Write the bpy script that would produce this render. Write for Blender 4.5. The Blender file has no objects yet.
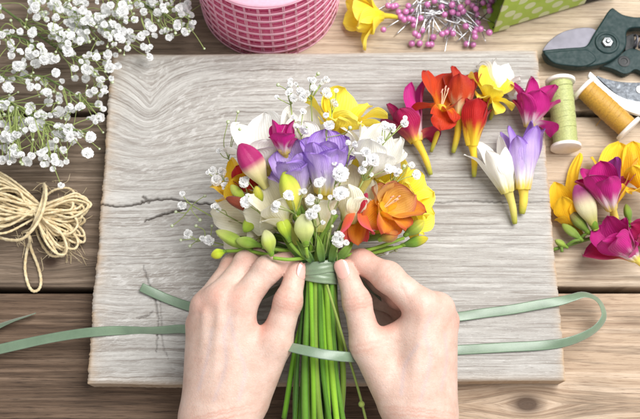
import bpy, math, random
import numpy as np
from mathutils import Vector, Matrix
PI = math.pi
S = 0.001                                   # the script thinks in millimetres
C = bpy.context.scene.collection
rng = np.random.default_rng(7)
random.seed(7)

# ------------------------------------------------------------------ camera geometry
TILT = math.radians(18.0); FPX = 890.0; DIST = 712.0
CT, ST = math.cos(TILT), math.sin(TILT)
CAM = np.array([0.0, -DIST*ST, 22 + DIST*CT])

def at(u, v, z):
    """where a photo position lands on the level z (mm)"""
    x, y = (u-320)/FPX, -(v-209.5)/FPX
    d = np.array([x, y*CT+ST, y*ST-CT])
    return CAM + d*((z-CAM[2])/d[2])

def px_mm(u, v, z):
    return float(np.linalg.norm(at(u+1, v, z)-at(u, v, z)))

# ------------------------------------------------------------------ small maths
def nrm(a):
    a = np.asarray(a, float); return a/(np.linalg.norm(a)+1e-12)

def frame(w, hint=(0, 0, 1)):
    w = nrm(w); h = np.asarray(hint, float)
    if abs(np.dot(w, nrm(h))) > 0.97: h = np.array([0, 1, 0.])
    u = nrm(np.cross(h, w)); v = np.cross(w, u)
    return u, v, w

def lin(c):
    c = np.asarray(c, float)/255
    return np.where(c <= 0.04045, c/12.92, ((c+0.055)/1.055)**2.4)

def rgba(c): return (*lin(c), 1)

def spline(pts, n):
    """Catmull-Rom through rows of pts"""
    P = np.asarray(pts, float); m = len(P)
    if m == 2: return P[0]+(P[1]-P[0])*np.linspace(0, 1, n)[:, None]
    E = np.vstack([2*P[0]-P[1], P, 2*P[-1]-P[-2]])
    t = np.linspace(0, m-1-1e-9, n); i = t.astype(int); f = (t-i)[:, None]
    a, b, c, d = E[i], E[i+1], E[i+2], E[i+3]
    return 0.5*((2*b)+(-a+c)*f+(2*a-5*b+4*c-d)*f**2+(-a+3*b-3*c+d)*f**3)

def sstep(a, b, x):
    t = np.clip((x-a)/(b-a), 0, 1); return t*t*(3-2*t)

def vnoise(x, y, seed=0):
    r = np.random.default_rng(seed); G = r.random((256, 256))
    xi = np.floor(x).astype(int); yi = np.floor(y).astype(int); fx, fy = x-xi, y-yi
    fx = fx*fx*(3-2*fx); fy = fy*fy*(3-2*fy)
    a = G[xi % 256, yi % 256]; b = G[(xi+1) % 256, yi % 256]; c = G[xi % 256, (yi+1) % 256]; d = G[(xi+1) % 256, (yi+1) % 256]
    return (a*(1-fx)+b*fx)*(1-fy)+(c*(1-fx)+d*fx)*fy-0.5

# ------------------------------------------------------------------ mesh building
class MB:
    def __init__(s): s.v = []; s.f = []; s.c = []; s.n = 0
    def add(s, verts, faces, col=(1, 1, 1)):
        verts = np.asarray(verts, float).reshape(-1, 3); k = len(verts)
        s.v.append(verts)
        col = np.asarray(col, float)
        col = np.tile(col, (k, 1)) if col.ndim == 1 else col
        s.c.append(np.c_[col, np.ones(k)] if col.shape[1] == 3 else col)
        o = s.n
        s.f.extend([tuple(int(i)+o for i in f) for f in faces]); s.n += k
        return s
    def grid(s, P, col=(1, 1, 1), closed=False):
        """P: (a,b,3) grid"""
        a, b = P.shape[:2]; F = []
        for i in range(a-1):
            for j in range(b if closed else b-1):
                j2 = (j+1) % b
                F.append((i*b+j, i*b+j2, (i+1)*b+j2, (i+1)*b+j))
        return s.add(P.reshape(-1, 3), F, np.asarray(col, float).reshape(-1, np.shape(col)[-1]) if np.ndim(col) > 1 else col)
    def tube(s, pts, r, n=8, col=(1, 1, 1), caps=True, sq=1.0):
        pts = np.asarray(pts, float); m = len(pts)
        r = np.broadcast_to(np.asarray(r, float), (m,))
        T = np.gradient(pts, axis=0); T /= np.linalg.norm(T, axis=1)[:, None]+1e-12
        u, v, _ = frame(T[0]); R = []
        for i in range(m):
            u = nrm(u-T[i]*np.dot(u, T[i])); v = np.cross(T[i], u)
            a = np.arange(n)*2*PI/n
            R.append(pts[i]+r[i]*(np.cos(a)[:, None]*u+sq*np.sin(a)[:, None]*v))
        cc = np.asarray(col, float)
        if cc.ndim == 2: cc = np.repeat(cc, n, 0)
        o = s.n
        s.grid(np.array(R), cc, True)
        if caps:
            s.f.append(tuple(o+i for i in range(n))[::-1]); s.f.append(tuple(o+(m-1)*n+i for i in range(n)))
        return s
    def lathe(s, base, axis, prof, n=24, col=(1, 1, 1), lobes=0, lob=0.0, hint=(0, 0, 1), roll=0):
        """prof: list of (along, radius)"""
        u, v, w = frame(axis, hint); a = np.arange(n)*2*PI/n+roll
        P = np.array([[base+w*h+r*(1+lob*math.cos(lobes*(t-roll)))*(math.cos(t)*u+math.sin(t)*v) for t in a] for h, r in prof])
        cc = np.asarray(col, float)
        if cc.ndim == 2: cc = np.repeat(cc, n, 0)
        o = s.n; s.grid(P, cc, True); m = len(prof)
        if prof[0][1] > 1e-6: s.f.append(tuple(o+i for i in range(n))[::-1])
        if prof[-1][1] > 1e-6: s.f.append(tuple(o+(m-1)*n+i for i in range(n)))
        return s
    def ball(s, c, r, n=12, col=(1, 1, 1)):
        pr = [(r*(1-math.cos(PI*i/(n//2+1))), r*math.sin(PI*i/(n//2+1))+1e-7) for i in range(n//2+2)]
        return s.lathe(np.asarray(c, float)-[0, 0, r], (0, 0, 1), pr, n, col, hint=(0, 1, 0))
    def prism(s, poly, z0, z1, col=(1, 1, 1)):
        poly = np.asarray(poly, float); k = len(poly)
        V = np.vstack([np.c_[poly[:, :2], np.full(k, z0)], np.c_[poly[:, :2], np.full(k, z1)]])
        A = np.sum(poly[:, 0]*np.roll(poly[:, 1], -1)-np.roll(poly[:, 0], -1)*poly[:, 1])
        F = [tuple(range(k))[::-1], tuple(range(k, 2*k))]+[(i, (i+1) % k, k+(i+1) % k, k+i) for i in range(k)]
        if A < 0: F = [f[::-1] for f in F]
        return s.add(V, F, col)
    def box(s, x0, x1, y0, y1, z0, z1, col=(1, 1, 1)):
        return s.prism([(x0, y0), (x1, y0), (x1, y1), (x0, y1)], z0, z1, col)

ORG = {}
def build(name, mb, mat, parent=None, origin=None, smooth=True, bevel=0, solid=0, subsurf=0, angle=None, color=True):
    V = np.vstack(mb.v); Cc = np.vstack(mb.c)
    if parent is not None: origin = ORG[parent.name]
    if origin is None:
        origin = np.array([*(V.min(0)[:2]+V.max(0)[:2])/2, V[:, 2].min()])
    me = bpy.data.meshes.new(name)
    me.from_pydata(((V-origin)*S).tolist(), [], mb.f); me.update()
    if color:
        a = me.color_attributes.new('Col', 'FLOAT_COLOR', 'POINT')
        a.data.foreach_set('color', Cc.astype(np.float32).ravel())
    if smooth: me.polygons.foreach_set('use_smooth', [True]*len(me.polygons))
    if angle: me.set_sharp_from_angle(angle=math.radians(angle))
    me.materials.append(mat)
    o = bpy.data.objects.new(name, me); C.objects.link(o); ORG[o.name] = np.asarray(origin, float)
    if parent is not None: o.parent = parent
    else: o.location = np.asarray(origin)*S
    if bevel:
        b = o.modifiers.new('bevel', 'BEVEL'); b.width = bevel*S; b.segments = 3; b.limit_method = 'ANGLE'; b.angle_limit = math.radians(35)
        b.harden_normals = False
    if solid:
        m = o.modifiers.new('solid', 'SOLIDIFY'); m.thickness = solid*S; m.offset = 0
    if subsurf:
        m = o.modifiers.new('sub', 'SUBSURF'); m.levels = m.render_levels = subsurf
    return o

def tag(o, label=None, cat=None, group=None, kind=None):
    if label: o['label'] = label
    if cat: o['category'] = cat
    if group: o['group'] = group
    if kind: o['kind'] = kind
    return o

def thing(name, loc, label, cat, group=None, kind=None):
    o = bpy.data.objects.new(name, None); C.objects.link(o); o.location = np.asarray(loc)*S
    o.empty_display_size = 0.01
    ORG[o.name] = np.asarray(loc, float)
    return tag(o, label, cat, group, kind)

def place(name, me, parent, pos, rot=(0, 0, 0), sc=1.0):
    o = bpy.data.objects.new(name, me); C.objects.link(o); o.parent = parent
    o.location = (np.asarray(pos)-ORG[parent.name])*S; o.rotation_euler = rot; o.scale = (sc,)*3
    return o

# ------------------------------------------------------------------ materials
class NT:
    def __init__(s, name):
        s.m = bpy.data.materials.new(name); s.m.use_nodes = True
        s.t = s.m.node_tree; s.b = s.t.nodes['Principled BSDF']; s.out = s.t.nodes['Material Output']
    def n(s, typ, **kw):
        x = s.t.nodes.new('ShaderNode'+typ)
        for k, v in kw.items():
            if k.startswith('i_'):
                x.inputs[int(k[2:]) if k[2:].isdigit() else k[2:].replace('_', ' ')].default_value = v
            else: setattr(x, k, v)
        return x
    def l(s, a, b): s.t.links.new(a, b)
    def coord(s, scale=(1, 1, 1), rot=(0, 0, 0), kind='Object', loc=(0, 0, 0)):
        tc = s.n('TexCoord'); mp = s.n('Mapping'); mp.inputs['Scale'].default_value = scale; mp.inputs['Rotation'].default_value = rot
        mp.inputs['Location'].default_value = loc
        s.l(tc.outputs[kind], mp.inputs[0]); return mp.outputs[0]
    def noise(s, vec, scale, detail=4, rough=0.55, dist=0.0):
        x = s.n('TexNoise'); x.inputs['Scale'].default_value = scale; x.inputs['Detail'].default_value = detail
        x.inputs['Roughness'].default_value = rough; x.inputs['Distortion'].default_value = dist
        if vec is not None: s.l(vec, x.inputs['Vector'])
        return x
    def ramp(s, fac, stops):
        r = s.n('ValToRGB'); e = r.color_ramp.elements
        while len(e) < len(stops): e.new(0.5)
        for k, (p, c) in enumerate(stops):
            e[k].position = p; e[k].color = c if len(c) == 4 else (*c, 1)
        s.l(fac, r.inputs[0]); return r.outputs[0]
    def mix(s, a, b, fac, mode='MIX'):
        x = s.n('Mix', data_type='RGBA', blend_type=mode)
        for val, sock in ((fac, x.inputs[0]), (a, x.inputs[6]), (b, x.inputs[7])):
            if hasattr(val, 'links'): s.l(val, sock)
            elif sock.type == 'RGBA': sock.default_value = (val,)*3+(1,) if isinstance(val, (int, float)) else val if len(val) == 4 else (*val, 1)
            else: sock.default_value = val
        return x.outputs[2]
    def math(s, op, a, b=0.0, c=None):
        x = s.n('Math', operation=op)
        for k, val in enumerate((a, b, c)):
            if val is None: continue
            if hasattr(val, 'links'): s.l(val, x.inputs[k])
            else: x.inputs[k].default_value = val
        return x.outputs[0]
    def bump(s, h, strength=0.5, dist=0.001, nrm=None):
        x = s.n('Bump'); x.inputs['Strength'].default_value = strength; x.inputs['Distance'].default_value = dist
        s.l(h, x.inputs['Height'])
        if nrm is not None: s.l(nrm, x.inputs['Normal'])
        return x.outputs[0]
    def attr(s, name='Col'):
        return s.n('Attribute', attribute_name=name)
    def set(s, **kw):
        for k, v in kw.items():
            k = {'color': 'Base Color', 'rough': 'Roughness', 'metal': 'Metallic', 'spec': 'Specular IOR Level', 'normal': 'Normal',
                 'sss': 'Subsurface Weight', 'sheen': 'Sheen Weight', 'coat': 'Coat Weight'}.get(k, k)
            if hasattr(v, 'links'): s.l(v, s.b.inputs[k])
            else: s.b.inputs[k].default_value = v
        return s

def plain(name, col, rough=0.5, metal=0, vary=0.08, nscale=300, bump=0.0, spec=0.5, coat=0, trans=0):
    t = NT(name); v = t.coord(); n = t.noise(v, nscale, 3)
    c0 = rgba(col); lo = tuple(c*(1-vary*2) for c in c0[:3])+(1,); hi = tuple(min(1, c*(1+vary)) for c in c0[:3])+(1,)
    t.set(color=t.ramp(n.outputs[0], [(0.3, lo), (0.7, hi)]), metal=metal, spec=spec, coat=coat)
    t.set(rough=t.ramp(t.noise(v, nscale*0.3, 4).outputs[0], [(0.3, (rough*0.8,)*3), (0.7, (min(1, rough*1.25),)*3)]))
    if bump: t.set(normal=t.bump(n.outputs[0], bump, 0.0005))
    if trans:                                   # thin plastic lets light through
        tr = t.n('BsdfTranslucent'); tr.inputs[0].default_value = c0; ms = t.n('MixShader'); ms.inputs[0].default_value = trans
        t.l(t.b.outputs[0], ms.inputs[1]); t.l(tr.outputs[0], ms.inputs[2]); t.l(ms.outputs[0], t.out.inputs[0])
    return t.m

def petal_material(name, trans=0.3, rough=0.5, sss=0):
    t = NT(name); a = t.attr(); v = t.coord()
    n = t.noise(v, 420, 5, 0.6); n2 = t.noise(v, 90, 3)
    col = t.mix(a.outputs[0], 0.9, t.math('MULTIPLY', n.outputs[0], 0.10), 'MULTIPLY')
    hs = t.n('HueSaturation'); t.l(col, hs.inputs['Color'])
    t.l(t.math('MULTIPLY_ADD', n2.outputs[0], 0.2, 0.93), hs.inputs['Value'])
    wv = t.noise(v, 1500, 3, 0.6)
    al = t.math('LESS_THAN', a.outputs['Alpha'], 0.99)
    ve = t.math('SINE', t.math('MULTIPLY_ADD', n2.outputs[0], 5.0, t.math('MULTIPLY', a.outputs['Alpha'], 95.0)))
    vm = t.math('MULTIPLY', t.math('POWER', t.math('MULTIPLY_ADD', ve, 0.5, 0.5), 3.0), al)
    vm = t.math('MULTIPLY', vm, t.math('MULTIPLY_ADD', n.outputs[0], 1.2, 0.1))
    dk = t.n('HueSaturation'); dk.inputs['Saturation'].default_value = 1.12; dk.inputs['Value'].default_value = 0.85; t.l(hs.outputs[0], dk.inputs['Color'])
    fin = t.mix(hs.outputs[0], dk.outputs[0], t.math('MULTIPLY', vm, 0.36))
    t.set(color=fin, rough=t.ramp(n2.outputs[0], [(0.3, (rough*0.75,)*3), (0.7, (min(1, rough*1.3),)*3)]), spec=0.3, sheen=0.15, normal=t.bump(t.math('ADD', t.math('MULTIPLY_ADD', vm, -0.7, n.outputs[0]), t.math('MULTIPLY', wv.outputs[0], 0.5)), 0.45, 0.0008))
    if sss: t.set(sss=sss); t.b.inputs['Subsurface Radius'].default_value = (1, 1, 1); t.b.inputs['Subsurface Scale'].default_value = 0.003
    tr = t.n('BsdfTranslucent'); t.l(fin, tr.inputs[0])
    ms = t.n('MixShader'); ms.inputs[0].default_value = trans
    t.l(t.b.outputs[0], ms.inputs[1]); t.l(tr.outputs[0], ms.inputs[2]); t.l(ms.outputs[0], t.out.inputs[0])
    return t.m

M = {}
M['petal'] = petal_material('petal')
M['bud'] = petal_material('bud', 0.12, 0.42)
M['blossom'] = petal_material('white_blossom', 0.42, 0.85)
M['stem'] = petal_material('stem', 0.05, 0.5)

def wood_table(name, cols, seed, knots=()):
    t = NT(name)
    tc = t.n('TexCoord'); sep = t.n('SeparateXYZ'); t.l(tc.outputs['Object'], sep.inputs[0])
    x, y = sep.outputs[0], sep.outputs[1]
    # low frequency sway of the grain, plus the way it flows round a knot
    cb = t.n('CombineXYZ'); t.l(t.math('MULTIPLY', x, 5), cb.inputs[0]); t.l(t.math('MULTIPLY', y, 14), cb.inputs[1]); cb.inputs[2].default_value = seed
    sway = t.noise(cb.outputs[0], 1.0, 2)
    yy = t.math('MULTIPLY_ADD', t.math('SUBTRACT', sway.outputs[0], 0.5), 0.008, y)
    kd = None
    for (kx, ky, kr) in knots:
        dx = t.math('MULTIPLY', t.math('SUBTRACT', x, kx), 0.62); dy = t.math('SUBTRACT', y, ky)
        d = t.math('SQRT', t.math('ADD', t.math('MULTIPLY', dx, dx), t.math('MULTIPLY', dy, dy)))
        fall = t.math('EXPONENT', t.math('MULTIPLY', d, -1/(kr*1.8)))
        sgn = t.math('SIGN', dy)
        yy = t.math('MULTIPLY_ADD', t.math('MULTIPLY', sgn, fall), -kr*1.6, yy)
        k = t.math('SUBTRACT', 1, t.math('DIVIDE', d, kr)); k = t.math('MAXIMUM', k, 0)
        kd = k if kd is None else t.math('MAXIMUM', kd, k)
    cv = t.n('CombineXYZ'); t.l(t.math('MULTIPLY', x, 9), cv.inputs[0]); t.l(t.math('MULTIPLY', yy, 300), cv.inputs[1]); cv.inputs[2].default_value = seed*3.1
    g = t.noise(cv.outputs[0], 1.0, 5, 0.6)
    cw = t.n('CombineXYZ'); t.l(t.math('MULTIPLY', x, 70), cw.inputs[0]); t.l(t.math('MULTIPLY', yy, 1500), cw.inputs[1]); cw.inputs[2].default_value = seed
    fine = t.noise(cw.outputs[0], 1.0, 4, 0.6)
    ring = t.n('CombineXYZ'); t.l(t.math('MULTIPLY', x, 2.2), ring.inputs[0]); t.l(t.math('MULTIPLY', yy, 60), ring.inputs[1]); ring.inputs[2].default_value = seed*1.7
    big = t.noise(ring.outputs[0], 1.0, 3, 0.5)
    c = t.ramp(g.outputs[0], [(0.28, cols[0]), (0.45, cols[1]), (0.58, cols[2]), (0.75, cols[3])])
    c = t.mix(c, cols[1], t.ramp(big.outputs[0], [(0.42, (0, 0, 0)), (0.62, (0.75,)*3)]))
    c = t.mix(c, cols[0], t.ramp(fine.outputs[0], [(0.34, (0.75,)*3), (0.46, (0, 0, 0))]))
    cl = t.n('CombineXYZ'); t.l(t.math('MULTIPLY', x, 2.6), cl.inputs[0]); t.l(t.math('MULTIPLY', yy, 120), cl.inputs[1]); cl.inputs[2].default_value = seed*2.3
    lin_ = t.noise(cl.outputs[0], 1.0, 4, 0.55)
    c = t.mix(c, t.mix(c, 0.62, 1.0, 'MULTIPLY'), t.ramp(lin_.outputs[0], [(0.47, (0, 0, 0)), (0.50, (0.9,)*3), (0.54, (0, 0, 0))]))
    blot = t.noise(t.coord((1, 2.2, 1), loc=(seed, 0, 0)), 14, 4)
    c = t.mix(c, t.mix(c, 0.55, 1.0, 'MULTIPLY'), t.ramp(blot.outputs[0], [(0.5, (0, 0, 0)), (0.72, (0.6,)*3)]))
    if kd is not None:
        c = t.mix(c, rgba((62, 45, 36)), t.ramp(kd, [(0.0, (0, 0, 0)), (0.35, (0.45,)*3), (0.6, (0.85,)*3)]))
    t.set(color=c, rough=0.72, spec=0.25)
    h = t.mix(g.outputs[0], fine.outputs[0], 0.55)
    t.set(normal=t.bump(h, 0.55, 0.0012))
    return t.m

def L4(*cs): return [rgba(c) for c in cs]

# ------------------------------------------------------------------ setting: the plank table
yA = at(320, 290, 0)[1]; yB = at(320, 114, 0)[1]; PW = yB-yA
table = thing('table_top', (0, 0, 0), 'rustic wooden plank table top under the whole arrangement', 'table', kind='structure')
dark = L4((58, 45, 37), (96, 77, 62), (122, 101, 84), (144, 123, 104))
mid = L4((76, 63, 53), (114, 98, 83), (138, 121, 105), (164, 147, 130))
pale = L4((148, 128, 108), (184, 165, 143), (201, 183, 161), (214, 199, 180))
warm = L4((132, 108, 89), (174, 151, 128), (191, 169, 147), (205, 186, 164))
jn = {-2: 420, -1: 400, 0: 330, 1: 262, 2: 262}
for r in range(-2, 3):
    y0 = yA+r*PW+2.6; y1 = yA+(r+1)*PW-2.6
    xm = at(jn[r], 209, 0)[0]
    for side, (xa, xb) in enumerate(((-620, xm-0.4), (xm+0.4, 620))):
        cols = (dark if r < 0 else mid) if side == 0 else (warm if r < 0 else pale)
        mb = MB(); mb.box(xa, xb, y0, y1, -26, 0)
        kn = []
        if side == 1 and r == -1: kn = [((at(527, 404, 0)[0])*S, (at(527, 404, 0)[1])*S, 0.0105)]
        if side == 0 and r == 0: kn = [(at(62, 140, 0)[0]*S, at(62, 262, 0)[1]*S, 0.006)]
        m = wood_table('plank_wood', cols, 3.7*r+1.9*side+20, kn)
        build('plank', mb, m, table, bevel=1.6)
mb = MB(); mb.box(-600, 600, yA-2*PW, yA+3*PW, -60, -30)
build('underframe', mb, plain('dark_underside', (40, 34, 32), 0.8), table)

# ------------------------------------------------------------------ the weathered board
def weathered():
    t = NT('weathered_wood')
    tc = t.n('TexCoord'); sep = t.n('SeparateXYZ'); t.l(tc.outputs['Object'], sep.inputs[0])
    x, y = sep.outputs[0], sep.outputs[1]; at_ = t.attr()
    sepc = t.n('SeparateColor'); t.l(at_.outputs[0], sepc.inputs[0])
    crack, edge, left = sepc.outputs
    cb = t.n('CombineXYZ'); t.l(t.math('MULTIPLY', x, 14), cb.inputs[0]); t.l(t.math('MULTIPLY', y, 16), cb.inputs[1])
    sway = t.noise(cb.outputs[0], 1.0, 4, 0.6)
    amp = t.math('MULTIPLY_ADD', left, 0.009, 0.0012)
    yy = t.math('MULTIPLY_ADD', t.math('SUBTRACT', sway.outputs[0], 0.5), amp, y)
    kx, ky = [float(q)*S for q in at(150, 104, BZ)[:2]]
    dx = t.math('MULTIPLY', t.math('SUBTRACT', x, kx), 1.25); dy = t.math('MULTIPLY', t.math('SUBTRACT', y, ky), 0.62)
    dd = t.math('SQRT', t.math('ADD', t.math('MULTIPLY', dx, dx), t.math('MULTIPLY', dy, dy)))
    kf = t.math('EXPONENT', t.math('MULTIPLY', dd, -1/0.030))
    yy = t.math('MULTIPLY_ADD', kf, 0.036, yy)
    def grain(fx, fy, det, off, rough=0.6):
        c = t.n('CombineXYZ'); t.l(t.math('MULTIPLY', x, fx), c.inputs[0]); t.l(t.math('MULTIPLY', yy, fy), c.inputs[1]); c.inputs[2].default_value = off
        return t.noise(c.outputs[0], 1.0, det, rough).outputs[0]
    g1 = grain(16, 300, 8, 0, 0.72); g2 = grain(110, 1500, 5, 5, 0.7); g3 = grain(7, 30, 6, 9, 0.65); ln_ = grain(5, 520, 4, 17); ln2 = grain(2.2, 120, 5, 23)
    fib = grain(300, 900, 4, 31, 0.75)
    c = t.ramp(g1, [(0.25, rgba((128, 123, 118))), (0.42, rgba((163, 159, 154))), (0.58, rgba((185, 182, 177))), (0.75, rgba((207, 205, 202)))])
    c = t.mix(c, rgba((152, 145, 138)), t.ramp(g3, [(0.46, (0, 0, 0)), (0.68, (0.55,)*3)]))
    c = t.mix(c, rgba((212, 210, 206)), t.ramp(g3, [(0.30, (0.6,)*3), (0.44, (0, 0, 0))]))
    c = t.mix(c, rgba((112, 104, 97)), t.ramp(g2, [(0.30, (0.8,)*3), (0.45, (0, 0, 0))]))
    c = t.mix(c, rgba((222, 220, 216)), t.ramp(fib, [(0.58, (0, 0, 0)), (0.70, (0.5,)*3)]))
    c = t.mix(c, rgba((118, 110, 103)), t.ramp(ln_, [(0.35, (0.8,)*3), (0.42, (0, 0, 0))]))
    c = t.mix(c, rgba((126, 117, 109)), t.ramp(ln2, [(0.482, (0, 0, 0)), (0.50, (0.75,)*3), (0.518, (0, 0, 0))]))
    # pale frayed fibres on the left half
    cf = t.n('CombineXYZ'); t.l(t.math('MULTIPLY_ADD', y, 60, t.math('MULTIPLY', x, 90)), cf.inputs[0]); t.l(t.math('MULTIPLY_ADD', x, -110, t.math('MULTIPLY', yy, 330)), cf.inputs[1])
    fr = t.noise(cf.outputs[0], 1.0, 8, 0.72)
    frm = t.math('MULTIPLY', left, t.ramp(fr.outputs[0], [(0.52, (0, 0, 0)), (0.58, (1, 1, 1))]))
    c = t.mix(c, rgba((232, 231, 229)), t.math('MULTIPLY', frm, t.math('MULTIPLY', t.ramp(g3, [(0.40, (0, 0, 0)), (0.6, (1, 1, 1))]), 0.36)))
    dk = t.math('MULTIPLY', left, t.ramp(fr.outputs[0], [(0.28, (1, 1, 1)), (0.42, (0, 0, 0))]))
    c = t.mix(c, rgba((120, 112, 106)), t.math('MULTIPLY', dk, 0.6))
    c = t.mix(c, rgba((186, 156, 122)), t.math('MULTIPLY', edge, 0.85))
    c = t.mix(c, rgba((66, 57, 51)), crack)
    t.set(color=c, rough=0.85, spec=0.15)
    h = t.mix(t.mix(t.mix(g1, g2, 0.5), fib, 0.35), fr.outputs[0], t.math('MULTIPLY', left, 0.6))
    t.set(normal=t.bump(h, 0.8, 0.0014))
    return t.m

BZ = 22.0
def make_board():
    NX, NY = 470, 370
    TL, TR, BR, BL = at(112, 54, BZ), at(538, 50, BZ), at(566, 381, BZ), at(86, 384, BZ)
    U, V = np.meshgrid(np.linspace(0, 1, NX), np.linspace(0, 1, NY))
    P = ((TL[None, None]*(1-U)[..., None]+TR*U[..., None])*(1-V)[..., None]+(BL*(1-U)[..., None]+BR*U[..., None])*V[..., None])
    x, y = P[..., 0].copy(), P[..., 1].copy()
    # rough sawn ends, softly uneven long edges
    ex = np.minimum(U, 1-U); ey = np.minimum(V, 1-V)
    jag = vnoise(y*0.27, y*0+3, 1)*0.8+vnoise(y*0.9, y*0+5, 2)*0.9+vnoise(y*0.03, y*0+9, 4)*2.0
    P[..., 0] += jag*np.exp(-U*60)-jag[::-1]*np.exp(-(1-U)*60)*0.6
    P[..., 1] += vnoise(x*0.018, x*0+7, 3)*1.6*np.exp(-ey*50)
    sway = vnoise(x*0.008, y*0.012, 11)*5
    left = sstep(0.62, 0.2, U+vnoise(x*0.02, y*0.02, 12)*0.3)
    g = vnoise(x*0.02, (y+sway*(0.3+left))*0.5, 5)*0.9+vnoise(x*0.05, (y+sway*(0.3+left))*1.3, 6)*0.5
    z = BZ+g*0.16+vnoise(x*0.03, y*0.03, 8)*0.5
    # round the top arris
    rim = np.minimum(np.minimum(U, 1-U)*380, np.minimum(V, 1-V)*300)
    z -= 1.8*np.clip(1-rim/3.2, 0, 1)**2
    # cracks
    cr = np.zeros_like(x)
    def crack(pts, w, amp=1.0):
        nonlocal cr
        Q = np.array([at(u, v, BZ)[:2] for u, v in pts]); Q = spline(np.c_[Q, np.zeros(len(Q))], 60)[:, :2]
        Q += rng.normal(0, 0.35, Q.shape)
        best = np.full(x.shape, 1e9); tt = np.zeros(x.shape)
        for i in range(len(Q)-1):
            a, b = Q[i], Q[i+1]; ab = b-a
            h = np.clip(((x-a[0])*ab[0]+(y-a[1])*ab[1])/(ab@ab+1e-9), 0, 1)
            d = np.hypot(x-a[0]-h*ab[0], y-a[1]-h*ab[1])
            m = d < best; best[m] = d[m]; tt[m] = (i+h[m])/(len(Q)-1)
        ww = w*(0.45+0.8*np.sin(PI*np.clip(tt, 0.03, 0.97))**0.6*(0.9+0.5*vnoise(tt*25, tt*0+w, 33)))
        cr = np.maximum(cr, amp*sstep(1.25, 0.25, best/ww))
    crack([(95, 203), (118, 206), (136, 204), (150, 200), (172, 199), (200, 203), (235, 206)], 0.95)
    crack([(144, 221), (160, 215), (176, 211), (186, 209)], 0.9)
    crack([(143, 196), (146, 200), (149, 203)], 0.9, 0.7)
    crack([(143, 266), (148, 282), (155, 300), (158, 322), (156, 352)], 0.8, 0.5)
    crack([(160, 300), (161, 320), (163, 345), (168, 358)], 0.6, 0.35)
    crack([(137, 318), (146, 316), (153, 311)], 0.55, 0.5); crack([(430, 203), (470, 201), (510, 202), (556, 201)], 0.75, 0.6)
    
    z -= cr*2.6
    P[..., 2] = z
    edge = np.exp(-np.minimum(U*380/5.0, (1-U)*380/2.5))*(0.7+vnoise(x*0.2, y*0.2, 19))+0.5*np.exp(-ey*300/2.5)
    colr = np.stack([cr*0.92, np.clip(edge, 0, 1), left], -1)
    mb = MB(); mb.grid(P[::-1], colr[::-1])
    # sides
    def side(row, col):
        rows = [row]; cols = [col]
        for k, dz in enumerate((3, 8, 14, BZ-0.6)):
            q = row.copy(); q[:, 2] = BZ-dz+vnoise(row[:, 0]*0.4, row[:, 1]*0.4+k, 44)*0.3
            j = vnoise(row[:, 0]*0.5+k*3, row[:, 1]*0.5, 45)*0.7
            q[:, 0] += j*0.5; q[:, 1] += j*0.5
            rows.append(q); cols.append(np.tile([0, 0.75, 0.3], (len(row), 1)))
        mb.grid(np.array(rows[::-1]), np.array(cols[::-1]))
    side(P[-1], colr[-1]); side(P[0][::-1], colr[0][::-1]); side(P[:, -1][::-1], colr[:, -1][::-1]); side(P[:, 0], colr[:, 0])
    o = build('wooden_board', mb, weathered(), origin=[0, 0, 0])
    tag(o, 'thick weathered grey wooden board with cracks lying on the plank table', 'board')
make_board()

# ------------------------------------------------------------------ freesias
G = (108, 142, 40); YB = (214, 192, 60)
def P_(base, low, mid, tip, throat=None, vein=None, tube=None):
    return dict(base=lin(base), low=lin(low), mid=lin(mid), tip=lin(tip), vein=lin(vein) if vein else None, tube=lin(tube or base))
PAL = {
    'magenta': P_((236, 214, 100), (244, 224, 228), (202, 30, 136), (174, 15, 114), vein=(170, 30, 110)),
    'crimson': P_((244, 214, 70), (220, 110, 100), (180, 22, 84), (150, 14, 82), vein=(150, 10, 60)),
    'orange': P_((246, 216, 70), (232, 140, 20), (206, 66, 12), (190, 40, 18), vein=(150, 26, 10)),
    'redyellow': P_((246, 216, 60), (246, 204, 50), (190, 30, 24), (160, 16, 30), vein=(150, 20, 20)),
    'yellow': P_((228, 206, 60), (252, 222, 40), (254, 236, 70), (255, 240, 104), vein=(246, 206, 30)),
    'amber': P_((190, 160, 30), (240, 176, 16), (246, 196, 30), (244, 206, 50), vein=(220, 150, 10)),
    'white': P_((226, 214, 120), (244, 240, 214), (246, 244, 238), (248, 247, 244), vein=(232, 228, 214)),
    'cream': P_((196, 198, 96), (232, 224, 160), (240, 234, 206), (244, 240, 222), vein=(220, 212, 160)),
    'purple': P_((244, 220, 96), (247, 242, 247), (206, 180, 233), (152, 108, 206), vein=(126, 86, 188)),
    'lavender': P_((226, 214, 150), (242, 236, 244), (206, 184, 230), (162, 126, 210), vein=(136, 100, 196)),
    'apricot': P_((206, 160, 30), (240, 180, 26), (228, 152, 26), (178, 70, 44), vein=(150, 52, 22)), 'buff': P_((224, 170, 30), (236, 180, 50), (230, 182, 90), (190, 106, 80), vein=(176, 96, 44)),
    'coral': P_((236, 170, 30), (240, 130, 40), (232, 100, 56), (214, 82, 110), vein=(210, 60, 60)),
}
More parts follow.
